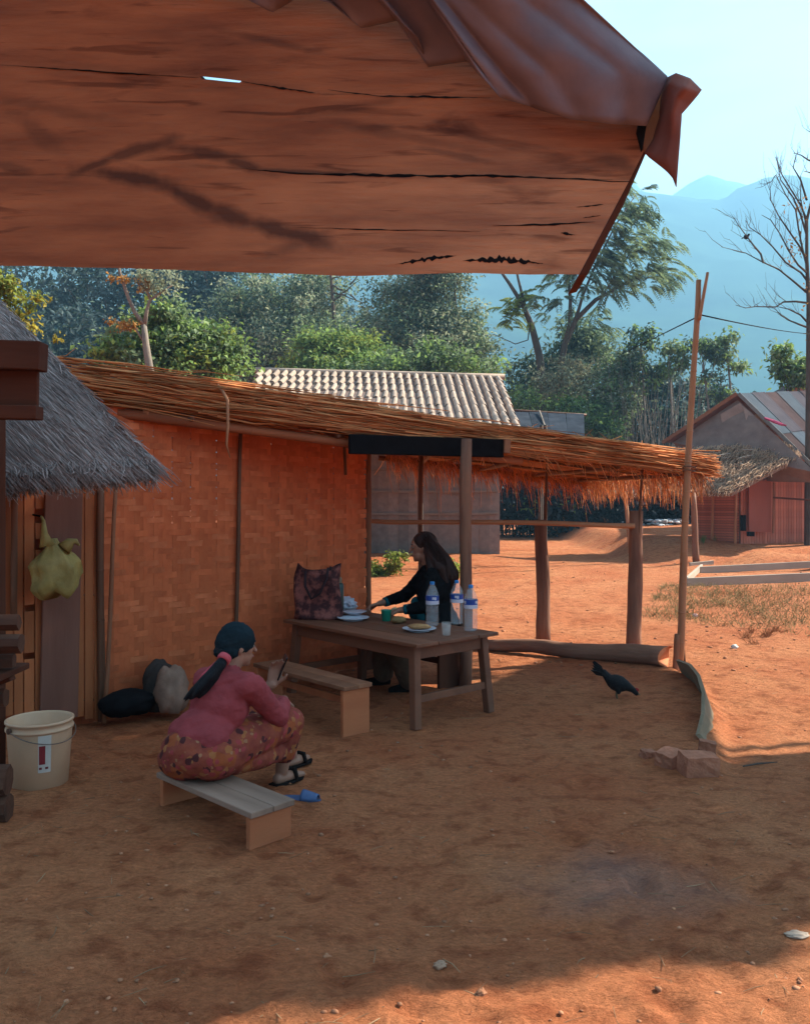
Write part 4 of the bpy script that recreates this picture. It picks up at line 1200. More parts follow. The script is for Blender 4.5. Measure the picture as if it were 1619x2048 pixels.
def brick(px, py, size, rot, label, dz=0):
    bm = bmesh.new(); bmesh.ops.create_cube(bm, size=1)
    bmesh.ops.subdivide_edges(bm, edges=bm.edges, cuts=3, use_grid_fill=True)
    for v in bm.verts:
        v.co = V((v.co.x * size[0], v.co.y * size[1], v.co.z * size[2]))
        k = 1 - .10 * min(1, (abs(v.co.x) / size[0] + abs(v.co.y) / size[1] + abs(v.co.z) / size[2] - .9)) if (abs(v.co.x) / size[0] + abs(v.co.y) / size[1] + abs(v.co.z) / size[2]) > .9 else 1
        v.co = v.co * k + V([(random.random() - .5) * .008 for _ in range(3)])
    me = bpy.data.meshes.new('brick'); bm.to_mesh(me); bm.free(); me.materials.append(brick_m)
    me.polygons.foreach_set('use_smooth', [False] * len(me.polygons))
    o = bpy.data.objects.new('brick', me); COL.objects.link(o); g = G(px, py); o.location = (g.x, g.y, hz(g.x, g.y) + size[2] / 2 - .012 + dz); o.rotation_euler = rot
    return tag(o, label, 'brick', 'loose bricks at the end of the edging board')
brick(1395, 1545, (.20, .14, .125), (.03, .05, .12), 'largest red brick, square-faced, at the end of the edging board')
brick(1338, 1528, (.15, .12, .10), (.10, -.08, .7), 'red brick half sunk in the soil left of the largest brick')
brick(1413, 1506, (.10, .08, .09), (.0, .1, -.3), 'small upright brick stub against the board behind the largest brick')
brick(1296, 1512, (.09, .07, .05), (.1, .1, .5), 'small flat brick fragment farthest from the board, sunk in the yard')
# leaning bamboo pole with a wooden stump sleeve
bp = thing('bamboo_pole', on_ground(2.63, 8.03), 'tall leaning bamboo pole with a spliced top beside the shelter corner', 'pole')
A_ = P(1357, 1348, 7.95); B_ = P(1395, 640, 7.90); C_ = P(1413, 546, 7.88)
pole('culm', P(1356, 1345, 7.95), P(1396, 560, 7.9), .036, .024, bamboo, bp, n=10, wob=.012, nodes=12, seg=14)
pole('tip', P(1397, 640, 7.86), P(1414, 545, 7.86), .017, .014, bamboo, bp, n=8)
pole('stump', P(1350, 1350, 7.93), P(1353, 1268, 7.93), .034, .026, brown_wood, bp, n=8)
pole('stump', P(1366, 1352, 7.98), P(1362, 1255, 7.98), .026, .022, dark_wood, bp, n=8)
o = MB().tube([P(1378 + 14 * math.cos(t), 931 + 4 * math.sin(t) + t * 1.2, 7.93 + .05 * math.sin(t)) for t in np.linspace(0, 12, 40)], .006, 5).build('binding', bamboo_dark, bp, smooth=True)

# ================================================================== HEN
hen = thing('black_hen', G(1234, 1398), 'black hen with a raised tail pecking the ground by the log', 'hen', rz=-.25)
hen.scale = (.86, .86, .92)
feath = M('black_feathers', (.006, .005, .006), rough=.7, scale=30, col2=(.018, .015, .016), bump=.6, spec=.15)
hb_ = MB()
hb_.ell((0, 0, .135), (.105, .068, .072), Matrix.Rotation(.25, 3, 'Y'))
hb_.capsule((.06, 0, .125), (.135, .01, .085), .05, .026)
hb_.capsule((.135, .01, .085), (.165, .015, .055), .026, .022)
hb_.capsule((-.06, 0, .15), (-.12, 0, .22), .045, .03)
hb_.capsule((0, .035, .10), (.01, .04, .07), .035, .022); hb_.capsule((0, -.035, .10), (.01, -.04, .07), .035, .022)
def remesh(mb, name, mats, parent=None, voxel=.01, it=6, loc=(0, 0, 0), fac=.5, local=False, wr=0.0, ws=14.0, wst=(1, 1, 1)):
    o = mb.build('tmp_shape', mats, local=local) if parent is None or local else mb.build('tmp_shape', mats, parent)
    r = o.modifiers.new('r', 'REMESH'); r.mode = 'VOXEL'; r.voxel_size = voxel
    s = o.modifiers.new('s', 'SMOOTH'); s.factor = fac; s.iterations = it
    dg = bpy.context.evaluated_depsgraph_get()
    me = bpy.data.meshes.new_from_object(o.evaluated_get(dg)); me.name = name
    if wr:
        n_ = len(me.vertices); co = np.empty(n_ * 3, np.float32); me.vertices.foreach_get('co', co); co = co.reshape(-1, 3)
        nr_ = np.empty(n_ * 3, np.float32); me.vertex_normals.foreach_get('vector', nr_); nr_ = nr_.reshape(-1, 3)
        a_ = (co[:, 0] * wst[0] + co[:, 1] * wst[1] * .6) * ws; b_ = (co[:, 2] * wst[2] + co[:, 1] * wst[1] * .8) * ws
        w1 = fbm(a_ + 3, b_, 3, 33); w1 = 1 - np.abs(w1 - .5) * 4; w2 = fbm(a_ * .45 + 9, b_ * .45, 2, 44) - .5
        co = co + nr_ * ((w1 * .6 + w2 * 1.6) * wr)[:, None]
        me.vertices.foreach_set('co', co.astype(np.float32).ravel()); me.update()
    me.polygons.foreach_set('use_smooth', [True] * len(me.polygons))
    bpy.data.objects.remove(o)
    n = bpy.data.objects.new(name, me); COL.objects.link(n)
    if parent is not None: n.parent = parent
    return n
remesh(hb_, 'body', feath, hen, .007, 4, local=True)
tf = MB()
for k in range(9):
    a = (k - 4) * .11
    base = V((-.10, a * .10, .19)); tip = base + V((-.11 - .02 * abs(k - 4) * .3, a * .35, .13 - abs(k - 4) * .012))
    sd = V((.012, .004 * (k - 4), .02))
    tf.add([base, base.lerp(tip, .5) + sd, tip, base.lerp(tip, .55) - sd], [(0, 1, 2, 3)])
tfo = tf.build('tail', feath, hen, local=True); md = tfo.modifiers.new('thickness', 'SOLIDIFY'); md.thickness = .004
legm_ = M('hen_leg', (.12, .08, .04), rough=.7)
for s in (-1, 1):
    MB().tube([(.01, s * .035, .075), (-.012, s * .035, .04), (.0, s * .035, .006)], .009, 6).tube([(-.02, s * .035, .006), (.04, s * .035, .005)], .004, 5).tube([(0, s * .035, .006), (.033, s * .035 + .02, .005)], .004, 5).tube([(0, s * .035, .006), (.033, s * .035 - .02, .005)], .004, 5).build('leg', legm_, hen, local=True)
MB().ell((.165, .015, .083), (.024, .006, .018)).build('comb', M('red_comb', (.3, .02, .02)), hen, smooth=True, local=True)
MB().tube([(.18, .017, .05), (.203, .02, .038)], [.009, .001], 6).build('beak', M('horn', (.2, .14, .07)), hen, smooth=True, local=True)
# ================================================================== PEOPLE
skin = M('skin', (.30, .14, .09), rough=.55, var=.12, scale=12, bump=.1, objrand=0, spec=.35)
hair_m = M('dark_hair', (.006, .007, .009), rough=.65, scale=14, stretch=(6, 6, .5), col2=(.014, .014, .017), bump=.8, bscale=30, bdist=.01, objrand=0, spec=.15)
def head_shape(mb, c, ry=0.0, rz=0.0, k=1.0):
    R = Matrix.Rotation(rz, 3, 'Z') @ Matrix.Rotation(ry, 3, 'Y')
    c = V(c)
    def q(p): return c + R @ (V(p) * k)
    mb.ell(q((0, 0, .02)), (.098 * k, .076 * k, .098 * k), R, 20)
    mb.ell(q((.035, 0, -.055)), (.058 * k, .054 * k, .062 * k), R, 16)
    mb.ell(q((.055, .028, -.02)), (.032 * k, .028 * k, .032 * k), R, 10); mb.ell(q((.055, -.028, -.02)), (.032 * k, .028 * k, .032 * k), R, 10)
    mb.capsule(q((.070, 0, -.094)), q((.062, 0, -.08)), .021 * k, .03 * k)
    mb.capsule(q((.088, 0, .018)), q((.113, 0, -.024)), .009 * k, .0135 * k)
    mb.capsule(q((.085, -.032, .028)), q((.085, .032, .028)), .013 * k, .013 * k)
    mb.capsule(q((.090, -.014, -.050)), q((.090, .014, -.050)), .010 * k, .010 * k)
    mb.capsule(q((.087, -.012, -.062)), q((.087, .012, -.062)), .010 * k, .010 * k)
    for s in (-1, 1): mb.ell(q((-.005, s * .077, -.012)), (.017 * k, .010 * k, .030 * k), R, 10)
    return q, R
def face_parts(q, R, k, par):
    we = M('eye_white', (.22, .18, .16), rough=.3, var=.05, bump=0); ir = M('eye_dark', (.012, .008, .006), rough=.2, var=.05, bump=0); lip = M('lips', (.28, .075, .065), rough=.5, var=.1, bump=0)
    for s in (-1, 1):
        e = MB().ell(q((.081, s * .032, .008)), (.012 * k, .014 * k, .009 * k), R, 10).build('eye', we, None, smooth=True, local=True); e.parent = par
        p = MB().ell(q((.0905, s * .032, .008)), (.004 * k, .006 * k, .006 * k), R, 8).build('iris', ir, None, smooth=True, local=True); p.parent = e
        b = MB().tube([q((.095, s * .016, .030)), q((.094, s * .033, .036)), q((.082, s * .052, .031))], [.003, .004, .002], 5).build('eyebrow', hair_m, None, smooth=True, local=True); b.parent = par
    m = MB().tube([q((.093, -.022, -.056)), q((.1025, 0, -.0545)), q((.093, .022, -.056))], [.003, .0065, .003], 6).build('mouth', lip, None, smooth=True, local=True); m.parent = par
def hand_shape(mb, w, d, nrm, thumb, curl=.5, k=1.0):
    """w wrist, d direction of the palm, nrm palm-side normal, thumb +1/-1 which side"""
    d = V(d).normalized(); nrm = V(nrm); nrm = (nrm - d * nrm.dot(d)).normalized(); sd = d.cross(nrm) * thumb; w = V(w)
    lens = [.068, .078, .073, .058]
    for i in range(4):
        off = (.030 - .0195 * i) * k
        kn = w + d * (.085 - .004 * abs(i - 1)) * k + sd * off
        mb.capsule(w + sd * off * .55, kn, .015 * k, .0125 * k, 8)
        c1 = curl * (1 + .12 * i)
        d1 = (d * math.cos(c1 * .7) + nrm * math.sin(c1 * .7) + sd * (.10 - .07 * i)).normalized(); p1 = kn + d1 * lens[i] * .48 * k
        d2 = (d * math.cos(c1 * 1.7) + nrm * math.sin(c1 * 1.7) + sd * (.06 - .05 * i)).normalized(); p2 = p1 + d2 * lens[i] * .32 * k
        d3 = (d * math.cos(c1 * 2.3) + nrm * math.sin(c1 * 2.3)).normalized(); p3 = p2 + d3 * lens[i] * .24 * k
        mb.chain([kn, p1, p2, p3], [.0105 * k, .0092 * k, .0082 * k, .007 * k], 8)
    t0 = w + d * .02 * k + sd * .026 * k
    t1 = t0 + (d * .75 + sd * .75 + nrm * .3).normalized() * .042 * k
    t2 = t1 + (d * .95 + sd * .25 + nrm * .4).normalized() * .030 * k
    mb.chain([w + sd * .012 * k, t0, t1, t2], [.016 * k, .0145 * k, .0115 * k, .009 * k], 8)
def w2l(t, p):
    return Matrix.Rotation(-t.rotation_euler.z, 3, 'Z') @ (V(p) - t.location)
def cloth(name, col, **kw):
    a = dict(rough=.9, var=.22, scale=7, bump=.5, bscale=16, bdist=.02, objrand=0, spec=.1); a.update(kw)
    return M(name, col, **a)

# ------------------------------------------------------------------ woman squatting on the low bench
p2 = thing('person', V((-1.02, 4.28, 0)), 'person in a pink-red sweater and patterned sarong sitting low on the bench, back turned', 'person', rz=math.radians(52))
hd = V((.228, 0, .795)); nk = V((.185, 0, .69)); ch = V((.13, 0, .56)); wa = V((.03, 0, .40)); pv_ = V((-.01, 0, .315))
shR, shL = V((.165, -.185, .635)), V((.15, .165, .622))
elR, elL = V((.375, -.15, .42)), V((.40, .17, .44))
haR = V((.545, -.02, .455)); haL = V((.515, .045, .535))
knR, knL = V((.53, -.075, .345)), V((.61, .115, .37))
anR, anL = V((.52, -.03, .075)), V((.76, .14, .075))
b = MB()
q, R = head_shape(b, hd, .12, -.35, .92)
b.chain([hd + V((-.02, 0, -.05)), nk, ch + V((0, 0, .06))], [.058, .052, .075])
b.ell(ch, (.11, .165, .13)); b.ell(wa, (.115, .15, .12)); b.ell(pv_, (.13, .17, .125))
b.chain([shR + V((0, .02, -.02)), elR, haR], [.040, .036, .027]); b.chain([shL + V((0, -.02, -.02)), elL, haL], [.040, .036, .027])
b.capsule(ch + V((.01, 0, .07)), shR + V((0, .03, -.02)), .06, .042); b.capsule(ch + V((.01, 0, .07)), shL + V((0, -.03, -.02)), .06, .042)
for kn, an, s in ((knR, anR, -1), (knL, anL, 1)):
    b.chain([pv_ + V((.03, s * .09, -.03)), kn, an], [.088, .056, .036])
    b.chain([an + V((-.03, 0, -.04)), an + V((.07, 0, -.045)), an + V((.145, s * .012, -.055))], [.03, .03, .018])
hand_shape(b, haL, (.25, -.15, 1), (-.6, -.8, .1), 1, .35)
hand_shape(b, haR, (.8, .35, -.55), (-.3, .2, -1), 1, .6)
body2 = remesh(b, 'body', skin, p2, .0065, 3, local=True)
face_parts(q, R, .92, p2)
sw = cloth('pink_sweater', (.27, .048, .052), var=.16, bump=.6, bscale=22)
s = MB()
s.ell(wa + V((-.01, 0, .0)), (.140, .168, .115)); s.ell(ch + V((-.02, 0, -.05)), (.138, .172, .15)); s.ell(ch + V((.0, 0, .02)), (.125, .172, .115))
s.capsule(ch + V((0, 0, .07)), nk + V((-.012, 0, -.03)), .10, .066)
for sh, el, ha in ((shR, elR, haR), (shL, elL, haL)):
    s.capsule(ch + V((-.01, 0, .05)), sh + V((-.01, -.02 * np.sign(sh.y), -.012)), .092, .066)
    s.chain([sh + V((0, -.015 * np.sign(sh.y), -.012)), el, el.lerp(ha, .72)], [.066, .055, .040])
s.chain([wa + V((-.05, -.10, -.03)), wa + V((-.075, 0, -.03)), wa + V((-.05, .10, -.03))], [.09, .10, .09])
remesh(s, 'sweater', sw, p2, .008, 5, local=True, wr=.009, ws=15, wst=(1, 1, 1.6))
# ribbed cuffs and hem
def ring(name, c, d, r, w, mat, par):
    c, d = V(c), V(d).normalized()
    mb = MB().tube([c - d * w, c - d * w * .4, c + d * w * .4, c + d * w], [r * .98, r * 1.04, r * 1.04, r * .98], 16)
    o = mb.build(name, mat, None, smooth=True, local=True); o.parent = par; return o
for el, ha in ((elR, haR), (elL, haL)):
    ring('cuff', el.lerp(ha, .74), ha - el, .040, .02, sw, p2)
# sarong
def sarong_mat():
    m = M('patterned_sarong', (.17, .030, .028), rough=.85, scale=11, col2=(.30, .075, .04), bump=.4, bscale=18, bdist=.02, objrand=0, spec=.1)
    nt = m.node_tree; N = nt.nodes; L = nt.links; pr = N['Principled BSDF']
    src = pr.inputs['Base Color'].links[0].from_socket
    tc = N.new('ShaderNodeTexCoord')
    for sc_, th, col in ((9, .38, (.30, .075, .028, 1)), (13, .24, (.33, .12, .045, 1)), (21, .20, (.32, .15, .08, 1)), (12, .24, (.075, .022, .022, 1)), (17, .28, (.30, .05, .05, 1))):
        mp = N.new('ShaderNodeMapping'); mp.inputs['Location'].default_value = (sc_ * .31, sc_ * .17, 0); L.new(tc.outputs['Object'], mp.inputs['Vector'])
        vo = N.new('ShaderNodeTexVoronoi'); vo.inputs['Scale'].default_value = sc_; L.new(mp.outputs[0], vo.inputs['Vector'])
        nz = N.new('ShaderNodeTexNoise'); nz.inputs['Scale'].default_value = sc_ * 2.2; L.new(mp.outputs[0], nz.inputs['Vector'])
        ad = N.new('ShaderNodeMath'); ad.operation = 'MULTIPLY_ADD'; ad.inputs[1].default_value = .55; L.new(nz.outputs['Fac'], ad.inputs[0]); L.new(vo.outputs['Distance'], ad.inputs[2])
        lt_ = N.new('ShaderNodeMath'); lt_.operation = 'LESS_THAN'; lt_.inputs[1].default_value = th + .27; L.new(ad.outputs[0], lt_.inputs[0])
        x = N.new('ShaderNodeMix'); x.data_type = 'RGBA'; x.inputs['B'].default_value = col
        L.new(lt_.outputs[0], x.inputs['Factor']); L.new(src, x.inputs['A']); src = x.outputs['Result']
    L.new(src, pr.inputs['Base Color']); return m
sm_ = sarong_mat()
s = MB()
s.ell(pv_ + V((-.02, 0, -.01)), (.165, .195, .13)); s.ell(wa + V((-.02, 0, -.03)), (.14, .165, .08))
s.ell(pv_ + V((-.05, .04, -.05)), (.135, .15, .10))
for kn, an, sg in ((knR, anR, -1), (knL, anL, 1)):
    s.chain([pv_ + V((0, sg * .10, -.02)), kn + V((0, 0, .005)), kn.lerp(an, .62)], [.125, .082, .062])
s.chain([pv_ + V((.05, 0, -.02)), knR.lerp(knL, .5) + V((-.03, 0, -.02)), knR.lerp(knL, .5).lerp(anR.lerp(anL, .5), .5) + V((-.03, 0, 0))], [.12, .075, .055])
s.chain([V((.12, -.10, .24)), V((.33, -.10, .22)), V((.47, -.07, .19))], [.075, .06, .045])
remesh(s, 'sarong', sm_, p2, .008, 5, local=True, wr=.010, ws=13, wst=(1.5, 1, .8))
shoe = M('dark_sandal', (.014, .010, .009), rough=.9, var=.2, bump=.2, spec=.05)
for an, sg in ((anR, -1), (anL, 1)):
    s = MB().prism([an + V(p) for p in ((-.07, -.035, -.075), (.03, -.042, -.075), (.12, -.045, -.075), (.165, -.01, -.075), (.15, .035, -.075), (.03, .038, -.075), (-.07, .03, -.075))], (0, 0, .014)).build('sandal', shoe, None, fix=True, local=True); s.parent = p2
    st = MB().tube([an + V((.075, -.045, -.06)), an + V((.08, -.02, -.012)), an + V((.08, .02, -.012)), an + V((.075, .045, -.06))], [.010, .014, .014, .010], 7).build('strap', shoe, None, smooth=True, local=True); st.parent = s
# hair: close dark cap and a long tail tied with pink bands
h = MB()
Rh = R
hc = MB()
hc.ell(q((-.012, 0, .035)), (.100, .084, .093), Rh, 20); hc.ell(q((-.045, 0, -.02)), (.070, .077, .069), Rh, 16); hc.ell(q((-.06, 0, .02)), (.064, .073, .073), Rh, 16)
hc.chain([q((-.08, 0, -.02)), q((-.108, 0, -.04))], [.045, .026])
remesh(hc, 'head_cover', cloth('dark_teal_cap', (.010, .019, .025), var=.25, spec=.08), p2, .006, 3, local=True, wr=.005, ws=24, wst=(1, 1, 2))
tail = [w2l(p2, P(452, 1312, 4.345)), w2l(p2, P(440, 1330, 4.30)), w2l(p2, P(420, 1355, 4.275)), w2l(p2, P(398, 1380, 4.265)), w2l(p2, P(383, 1397, 4.27))]
h.chain([q((-.10, 0, -.03))] + tail, [.030, .022, .030, .034, .030, .008])
for _k in range(7):
    _o = V((random.uniform(-.02, .02), random.uniform(-.02, .02), random.uniform(-.01, .01)))
    h.chain([tail[1] + _o * .5, tail[2] + _o * 1.3, tail[3] + _o * 1.4, tail[4] + _o * 1.6 + (tail[4] - tail[3]) * random.uniform(0, .4)], [.012, .015, .014, .004], 8)
remesh(h, 'hair', hair_m, p2, .007, 4, local=True)
pinkb = cloth('pink_band', (.46, .075, .09))
ring('hair_band', tail[0].lerp(tail[1], .3), tail[1] - tail[0], .034, .016, pinkb, p2)
o = MB().tube([tail[1] + V((-.0, .030, .01)), tail[2] + V((-.01, .038, .005)), tail[2].lerp(tail[3], .5) + V((-.012, .040, -.0))], [.008, .014, .005], 6).build('ribbon', pinkb, None, smooth=True, local=True); o.parent = p2
# dark phone in the raised hand
fw = haL + V((.035, -.03, .075))
ph = MB().box((0, 0, 0), (.009, .07, .14)).build('phone', M('phone_black', (.01, .01, .012), rough=.25, var=.1, bump=0, spec=.5), local=True)
ph.rotation_euler = (.2, .35, math.radians(52) - .5); ph.location = Matrix.Rotation(math.radians(52), 3, 'Z') @ (fw + V((.012, 0, .02))) + p2.location
md = ph.modifiers.new('edge', 'BEVEL'); md.width = .004; md.segments = 2
tag(ph, 'black phone held up in the hand of the woman in pink', 'phone')

# ------------------------------------------------------------------ long-haired woman behind the table
p1_ = thing('person', V((.255, 7.10, 0)), 'person with long dark hair in a black top, sitting behind the table', 'person', rz=math.radians(180))
hd = V((.105, 0, 1.165)); nk = V((.06, 0, 1.03)); ch = V((.03, 0, .84)); wa = V((.01, 0, .60)); pv_ = V((0, 0, .43))
shR, shL = V((.07, -.165, .94)), V((.04, .165, .945))
elR, elL = V((.26, -.22, .73)), V((.09, .24, .70))
haR, haL = V((.47, -.08, .685)), V((.30, .20, .665))
knR, knL = V((.43, -.10, .43)), V((.38, .17, .43))
anR, anL = V((.44, -.07, .08)), V((.22, .20, .08))
b = MB()
q, R = head_shape(b, hd, .10, .0)
b.chain([hd + V((-.02, 0, -.05)), nk, ch + V((.0, 0, .09))], [.055, .048, .07])
b.ell(ch, (.10, .15, .15)); b.ell(wa, (.10, .135, .14)); b.ell(pv_, (.125, .165, .11))
for sh, el, ha in ((shR, elR, haR), (shL, elL, haL)):
    b.capsule(ch + V((0, 0, .09)), sh, .06, .048); b.chain([sh, el, ha], [.045, .037, .026])
for kn, an, sg in ((knR, anR, -1), (knL, anL, 1)):
    b.chain([pv_ + V((.02, sg * .09, -.01)), kn, an], [.085, .056, .038])
    b.chain([an + V((-.03, 0, -.045)), an + V((.07, 0, -.05)), an + V((.14, sg * .01, -.06))], [.03, .03, .018])
hand_shape(b, haR, (1, .25, -.25), (0, .3, -1), -1, .6)
hand_shape(b, haL, (.9, -.5, -.25), (-.1, -.2, -1), 1, .7)
remesh(b, 'body', skin, p1_, .0065, 3, local=True)
face_parts(q, R, 1.0, p1_)
blk = cloth('black_top', (.009, .009, .010), var=.3, spec=.03)
s = MB()
s.ell(wa + V((-.005, 0, .02)), (.155, .18, .17)); s.ell(ch + V((-.015, 0, -.02)), (.155, .19, .185)); s.ell(wa + V((-.06, .03, -.08)), (.15, .18, .16)); s.capsule(ch + V((0, 0, .07)), nk + V((-.01, 0, -.035)), .10, .062)
s.ell(pv_ + V((-.02, 0, .05)), (.15, .185, .10))
for sh, el, ha in ((shR, elR, haR), (shL, elL, haL)):
    s.capsule(ch + V((-.01, 0, .06)), sh, .085, .062); s.chain([sh, el, el.lerp(ha, .7)], [.064, .054, .040])
remesh(s, 'top', blk, p1_, .008, 5, local=True, wr=.009, ws=14, wst=(1, 1, 1.4))
teal = cloth('teal_shirt', (.012, .085, .105))
s = MB().chain([V((.125, .09, .60)), V((.145, 0, .62)), V((.125, -.09, .62))], [.07, .085, .07]).chain([V((.16, -.05, .70)), V((.13, .05, .50))], [.05, .07])
remesh(s, 'shirt', teal, p1_, .009, 6, local=True)
for el, ha in ((elR, haR), (elL, haL)): ring('cuff', el.lerp(ha, .72), ha - el, .040, .022, teal, p1_)
tro = cloth('brown_trousers', (.10, .055, .034), var=.3)
s = MB(); s.ell(pv_ + V((0, 0, -.01)), (.15, .19, .115))
for kn, an, sg in ((knR, anR, -1), (knL, anL, 1)):
    s.chain([pv_ + V((.02, sg * .10, -.01)), kn, an + V((0, 0, .03))], [.115, .098, .085])
remesh(s, 'trousers', tro, p1_, .009, 5, local=True, wr=.010, ws=13)
for an, sg in ((anR, -1), (anL, 1)):
    s = MB().chain([an + V((-.035, 0, -.045)), an + V((.06, 0, -.045)), an + V((.15, sg * .01, -.055))], [.034, .036, .022]); s.box(an + V((.055, 0, -.075)), (.23, .075, .02))
    remesh(s, 'shoe', shoe, p1_, .008, 3, local=True)
h = MB()
h.ell(q((-.02, 0, .038)), (.107, .089, .095), R, 20); h.ell(q((-.055, 0, -.02)), (.07, .085, .09), R, 16)
h.chain([q((-.06, 0, -.02)), V((-.05, 0, 1.03)), V((-.115, .0, .93)), V((-.135, .01, .82))], [.085, .095, .085, .03])
for sg in (-1, 1):
    h.chain([q((-.03, sg * .074, .03)), q((-.035, sg * .085, -.09)), V((.045, sg * .115, .97)), V((.085, sg * .115, .83))], [.022, .030, .034, .012])
    h.chain([q((-.04, sg * .06, -.02)), V((-.03, sg * .10, 1.0)), V((-.09, sg * .10, .84))], [.05, .055, .02])
remesh(h, 'hair', M('brown_hair', (.014, .008, .007), rough=.45, scale=14, stretch=(6, 6, .5), col2=(.05, .02, .015), bump=.8, bscale=30, bdist=.01, objrand=0, spec=.15), p1_, .007, 4, local=True)

# loose strands over the long hair
_A = []; _B = []; _S = []
for _ in range(260):
    ph_ = random.uniform(-1.9, 1.9) ; up_ = random.uniform(-.3, 1)
    a = q((-.02 - .095 * math.cos(ph_) * (1 - .5 * max(0, up_)), .096 * math.sin(ph_), .03 + .09 * up_))
    bx = V((-.125 + .05 * abs(math.sin(ph_)) + random.uniform(-.03, .03), .115 * math.sin(ph_), random.uniform(.80, .92)))
    _A.append(a); _B.append(bx); _S.append(V((-.035 + random.uniform(-.01, .01), .035 * math.sin(ph_), .03)))
Rz_ = Matrix.Rotation(p1_.rotation_euler.z, 3, 'Z')
hs = strands('hair_strands', [Rz_ @ p + p1_.location for p in _A], [Rz_ @ p + p1_.location for p in _B], .0028, bpy.data.materials['brown_hair'], None, sag=[Rz_ @ p for p in _S])
hs.data.transform(Matrix.Rotation(-p1_.rotation_euler.z, 4, 'Z') @ Matrix.Translation(-p1_.location)); hs.parent = p1_
# ================================================================== TREES AND PLANTS
bark = M('bark', (.055, .038, .03), rough=.95, scale=6, stretch=(1, 1, .3), col2=(.12, .085, .065), bump=.6, bdist=.03)
bark_pale = M('pale_bark', (.16, .12, .095), rough=.95, scale=6, stretch=(1, 1, .3), col2=(.27, .21, .17), bump=.5, bdist=.02)
L_dark = leafM('leaf_dark', (.085, .125, .088))
L_deep = leafM('leaf_blue_green', (.075, .110, .110))
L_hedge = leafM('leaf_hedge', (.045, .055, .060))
L_mid = leafM('leaf_mid', (.175, .225, .115))
L_olive = leafM('leaf_olive', (.30, .32, .21))
L_bright = leafM('leaf_bright', (.19, .27, .075))
L_lime = leafM('leaf_lime', (.22, .25, .05))
L_yellow = leafM('leaf_yellow', (.30, .24, .035))
L_orange = leafM('leaf_orange', (.36, .17, .04))
L_fdark = leafM('leaf_feather', (.10, .145, .09))
L_pale = leafM('leaf_pale_dry', (.22, .19, .11))
def leaf_cards(C, D, Nn, l, w, name, mat, parent, bend=.12):
    """diamond leaves: centres C, axis D, side from Nn; each two triangles folded on the midrib"""
    n = len(C)
    D = D / (np.linalg.norm(D, axis=1, keepdims=True) + 1e-9)
    S = np.cross(D, Nn); S /= np.linalg.norm(S, axis=1, keepdims=True) + 1e-9
    N2 = np.cross(S, D)
    l = np.broadcast_to(l, (n,))[:, None]; w = np.broadcast_to(w, (n,))[:, None]
    p0 = C - D * l / 2; p1 = C + S * w / 2 + N2 * l * bend - D * l * .06; p2 = C + D * l / 2 - N2 * l * .10; p3 = C - S * w / 2 + N2 * l * bend - D * l * .06
    vs = np.stack([p0, p1, p2, p3], 1).reshape(-1, 3)
    b = np.arange(n) * 4
    fs = np.concatenate([np.stack([b, b + 1, b + 2], 1), np.stack([b, b + 2, b + 3], 1)])
    return np_mesh(name, vs, fs, mat, parent)
def clumps(blobs, n, shell=.45, lumpy=None):
    w = np.array([b[2] if len(b) > 2 else b[1][0] * b[1][2] for b in blobs], float); w /= w.sum()
    k = rng.choice(len(blobs), n, p=w)
    d = rng.normal(size=(n, 3)); d /= np.linalg.norm(d, axis=1, keepdims=True)
    r = rng.uniform(0, 1, n) ** shell
    c = np.array([np.array(blobs[i][0]) for i in k]); rad = np.array([np.array(blobs[i][1]) for i in k])
    return c + d * r[:, None] * rad
def crown(parent, blobs, n_cl, per, leaf, cr, mat, aspect=.5, droop=.3, name='crown', flat=.7):
    C = clumps(blobs, n_cl)
    size = rng.uniform(.5, 1.35, n_cl)
    idx_ = np.repeat(np.arange(n_cl), per)
    off = rng.normal(size=(n_cl * per, 3)) * cr * np.array([1, 1, flat]) * size[idx_][:, None]
    pts = C[idx_] + off
    m = len(pts)
    D = off / (np.linalg.norm(off, axis=1, keepdims=True) + 1e-6) * .7 + rng.normal(size=(m, 3)) * .6; D[:, 2] -= droop
    Nn = rng.normal(size=(m, 3)) * .6; Nn[:, 2] += 1
    l = leaf * rng.uniform(.6, 1.4, m)
    leaf_cards(pts, D, Nn, l, l * aspect, name, mat, parent)
    return C
def limb(mb, a, b, r0, r1, wob, k=6):
    a, b = V(a), V(b); L = (b - a).length
    pts = [a.lerp(b, i / k) + V((random.gauss(0, 1), random.gauss(0, 1), random.gauss(0, .5))) * wob * L * math.sin(math.pi * i / k) for i in range(k + 1)]
    mb.tube(pts, [r0 + (r1 - r0) * i / k for i in range(k + 1)], 6, cap=False); return pts
def tree(name, base, label, cat, blobs, n_cl, per, leaf, cr, mats, r=.18, limbs=12, group=None, bk=bark, aspect=.5, droop=.3, fork=.35):
    base = V(base); base.z = hz(base.x, base.y) - .05 if base.y < 80 else 0
    t = thing(name, base, label, cat, group)
    if not isinstance(mats, (list, tuple)): mats = [(mats, 1.0)]
    allC = []
    for m, share in mats:
        allC.append(crown(t, blobs, max(3, int(n_cl * share)), per, leaf, cr, m, aspect, droop))
    C = np.concatenate(allC)
    mb = MB()
    cz = C[:, 2].mean(); cx, cy = C[:, 0].mean(), C[:, 1].mean()
    f = base.lerp(V((cx, cy, cz)), fork)
    limb(mb, base, f, r, r * .75, .03)
    for i in rng.choice(len(C), min(limbs, len(C)), replace=False):
        m_ = f.lerp(V(C[i]), .5) + V((0, 0, .15 * (C[i][2] - f.z)))
        p = limb(mb, f, m_, r * .55, r * .28, .06, 4); limb(mb, p[-1], V(C[i]), r * .28, r * .06, .08, 4)
    mb.build('trunk', bk, t, smooth=True)
    return t
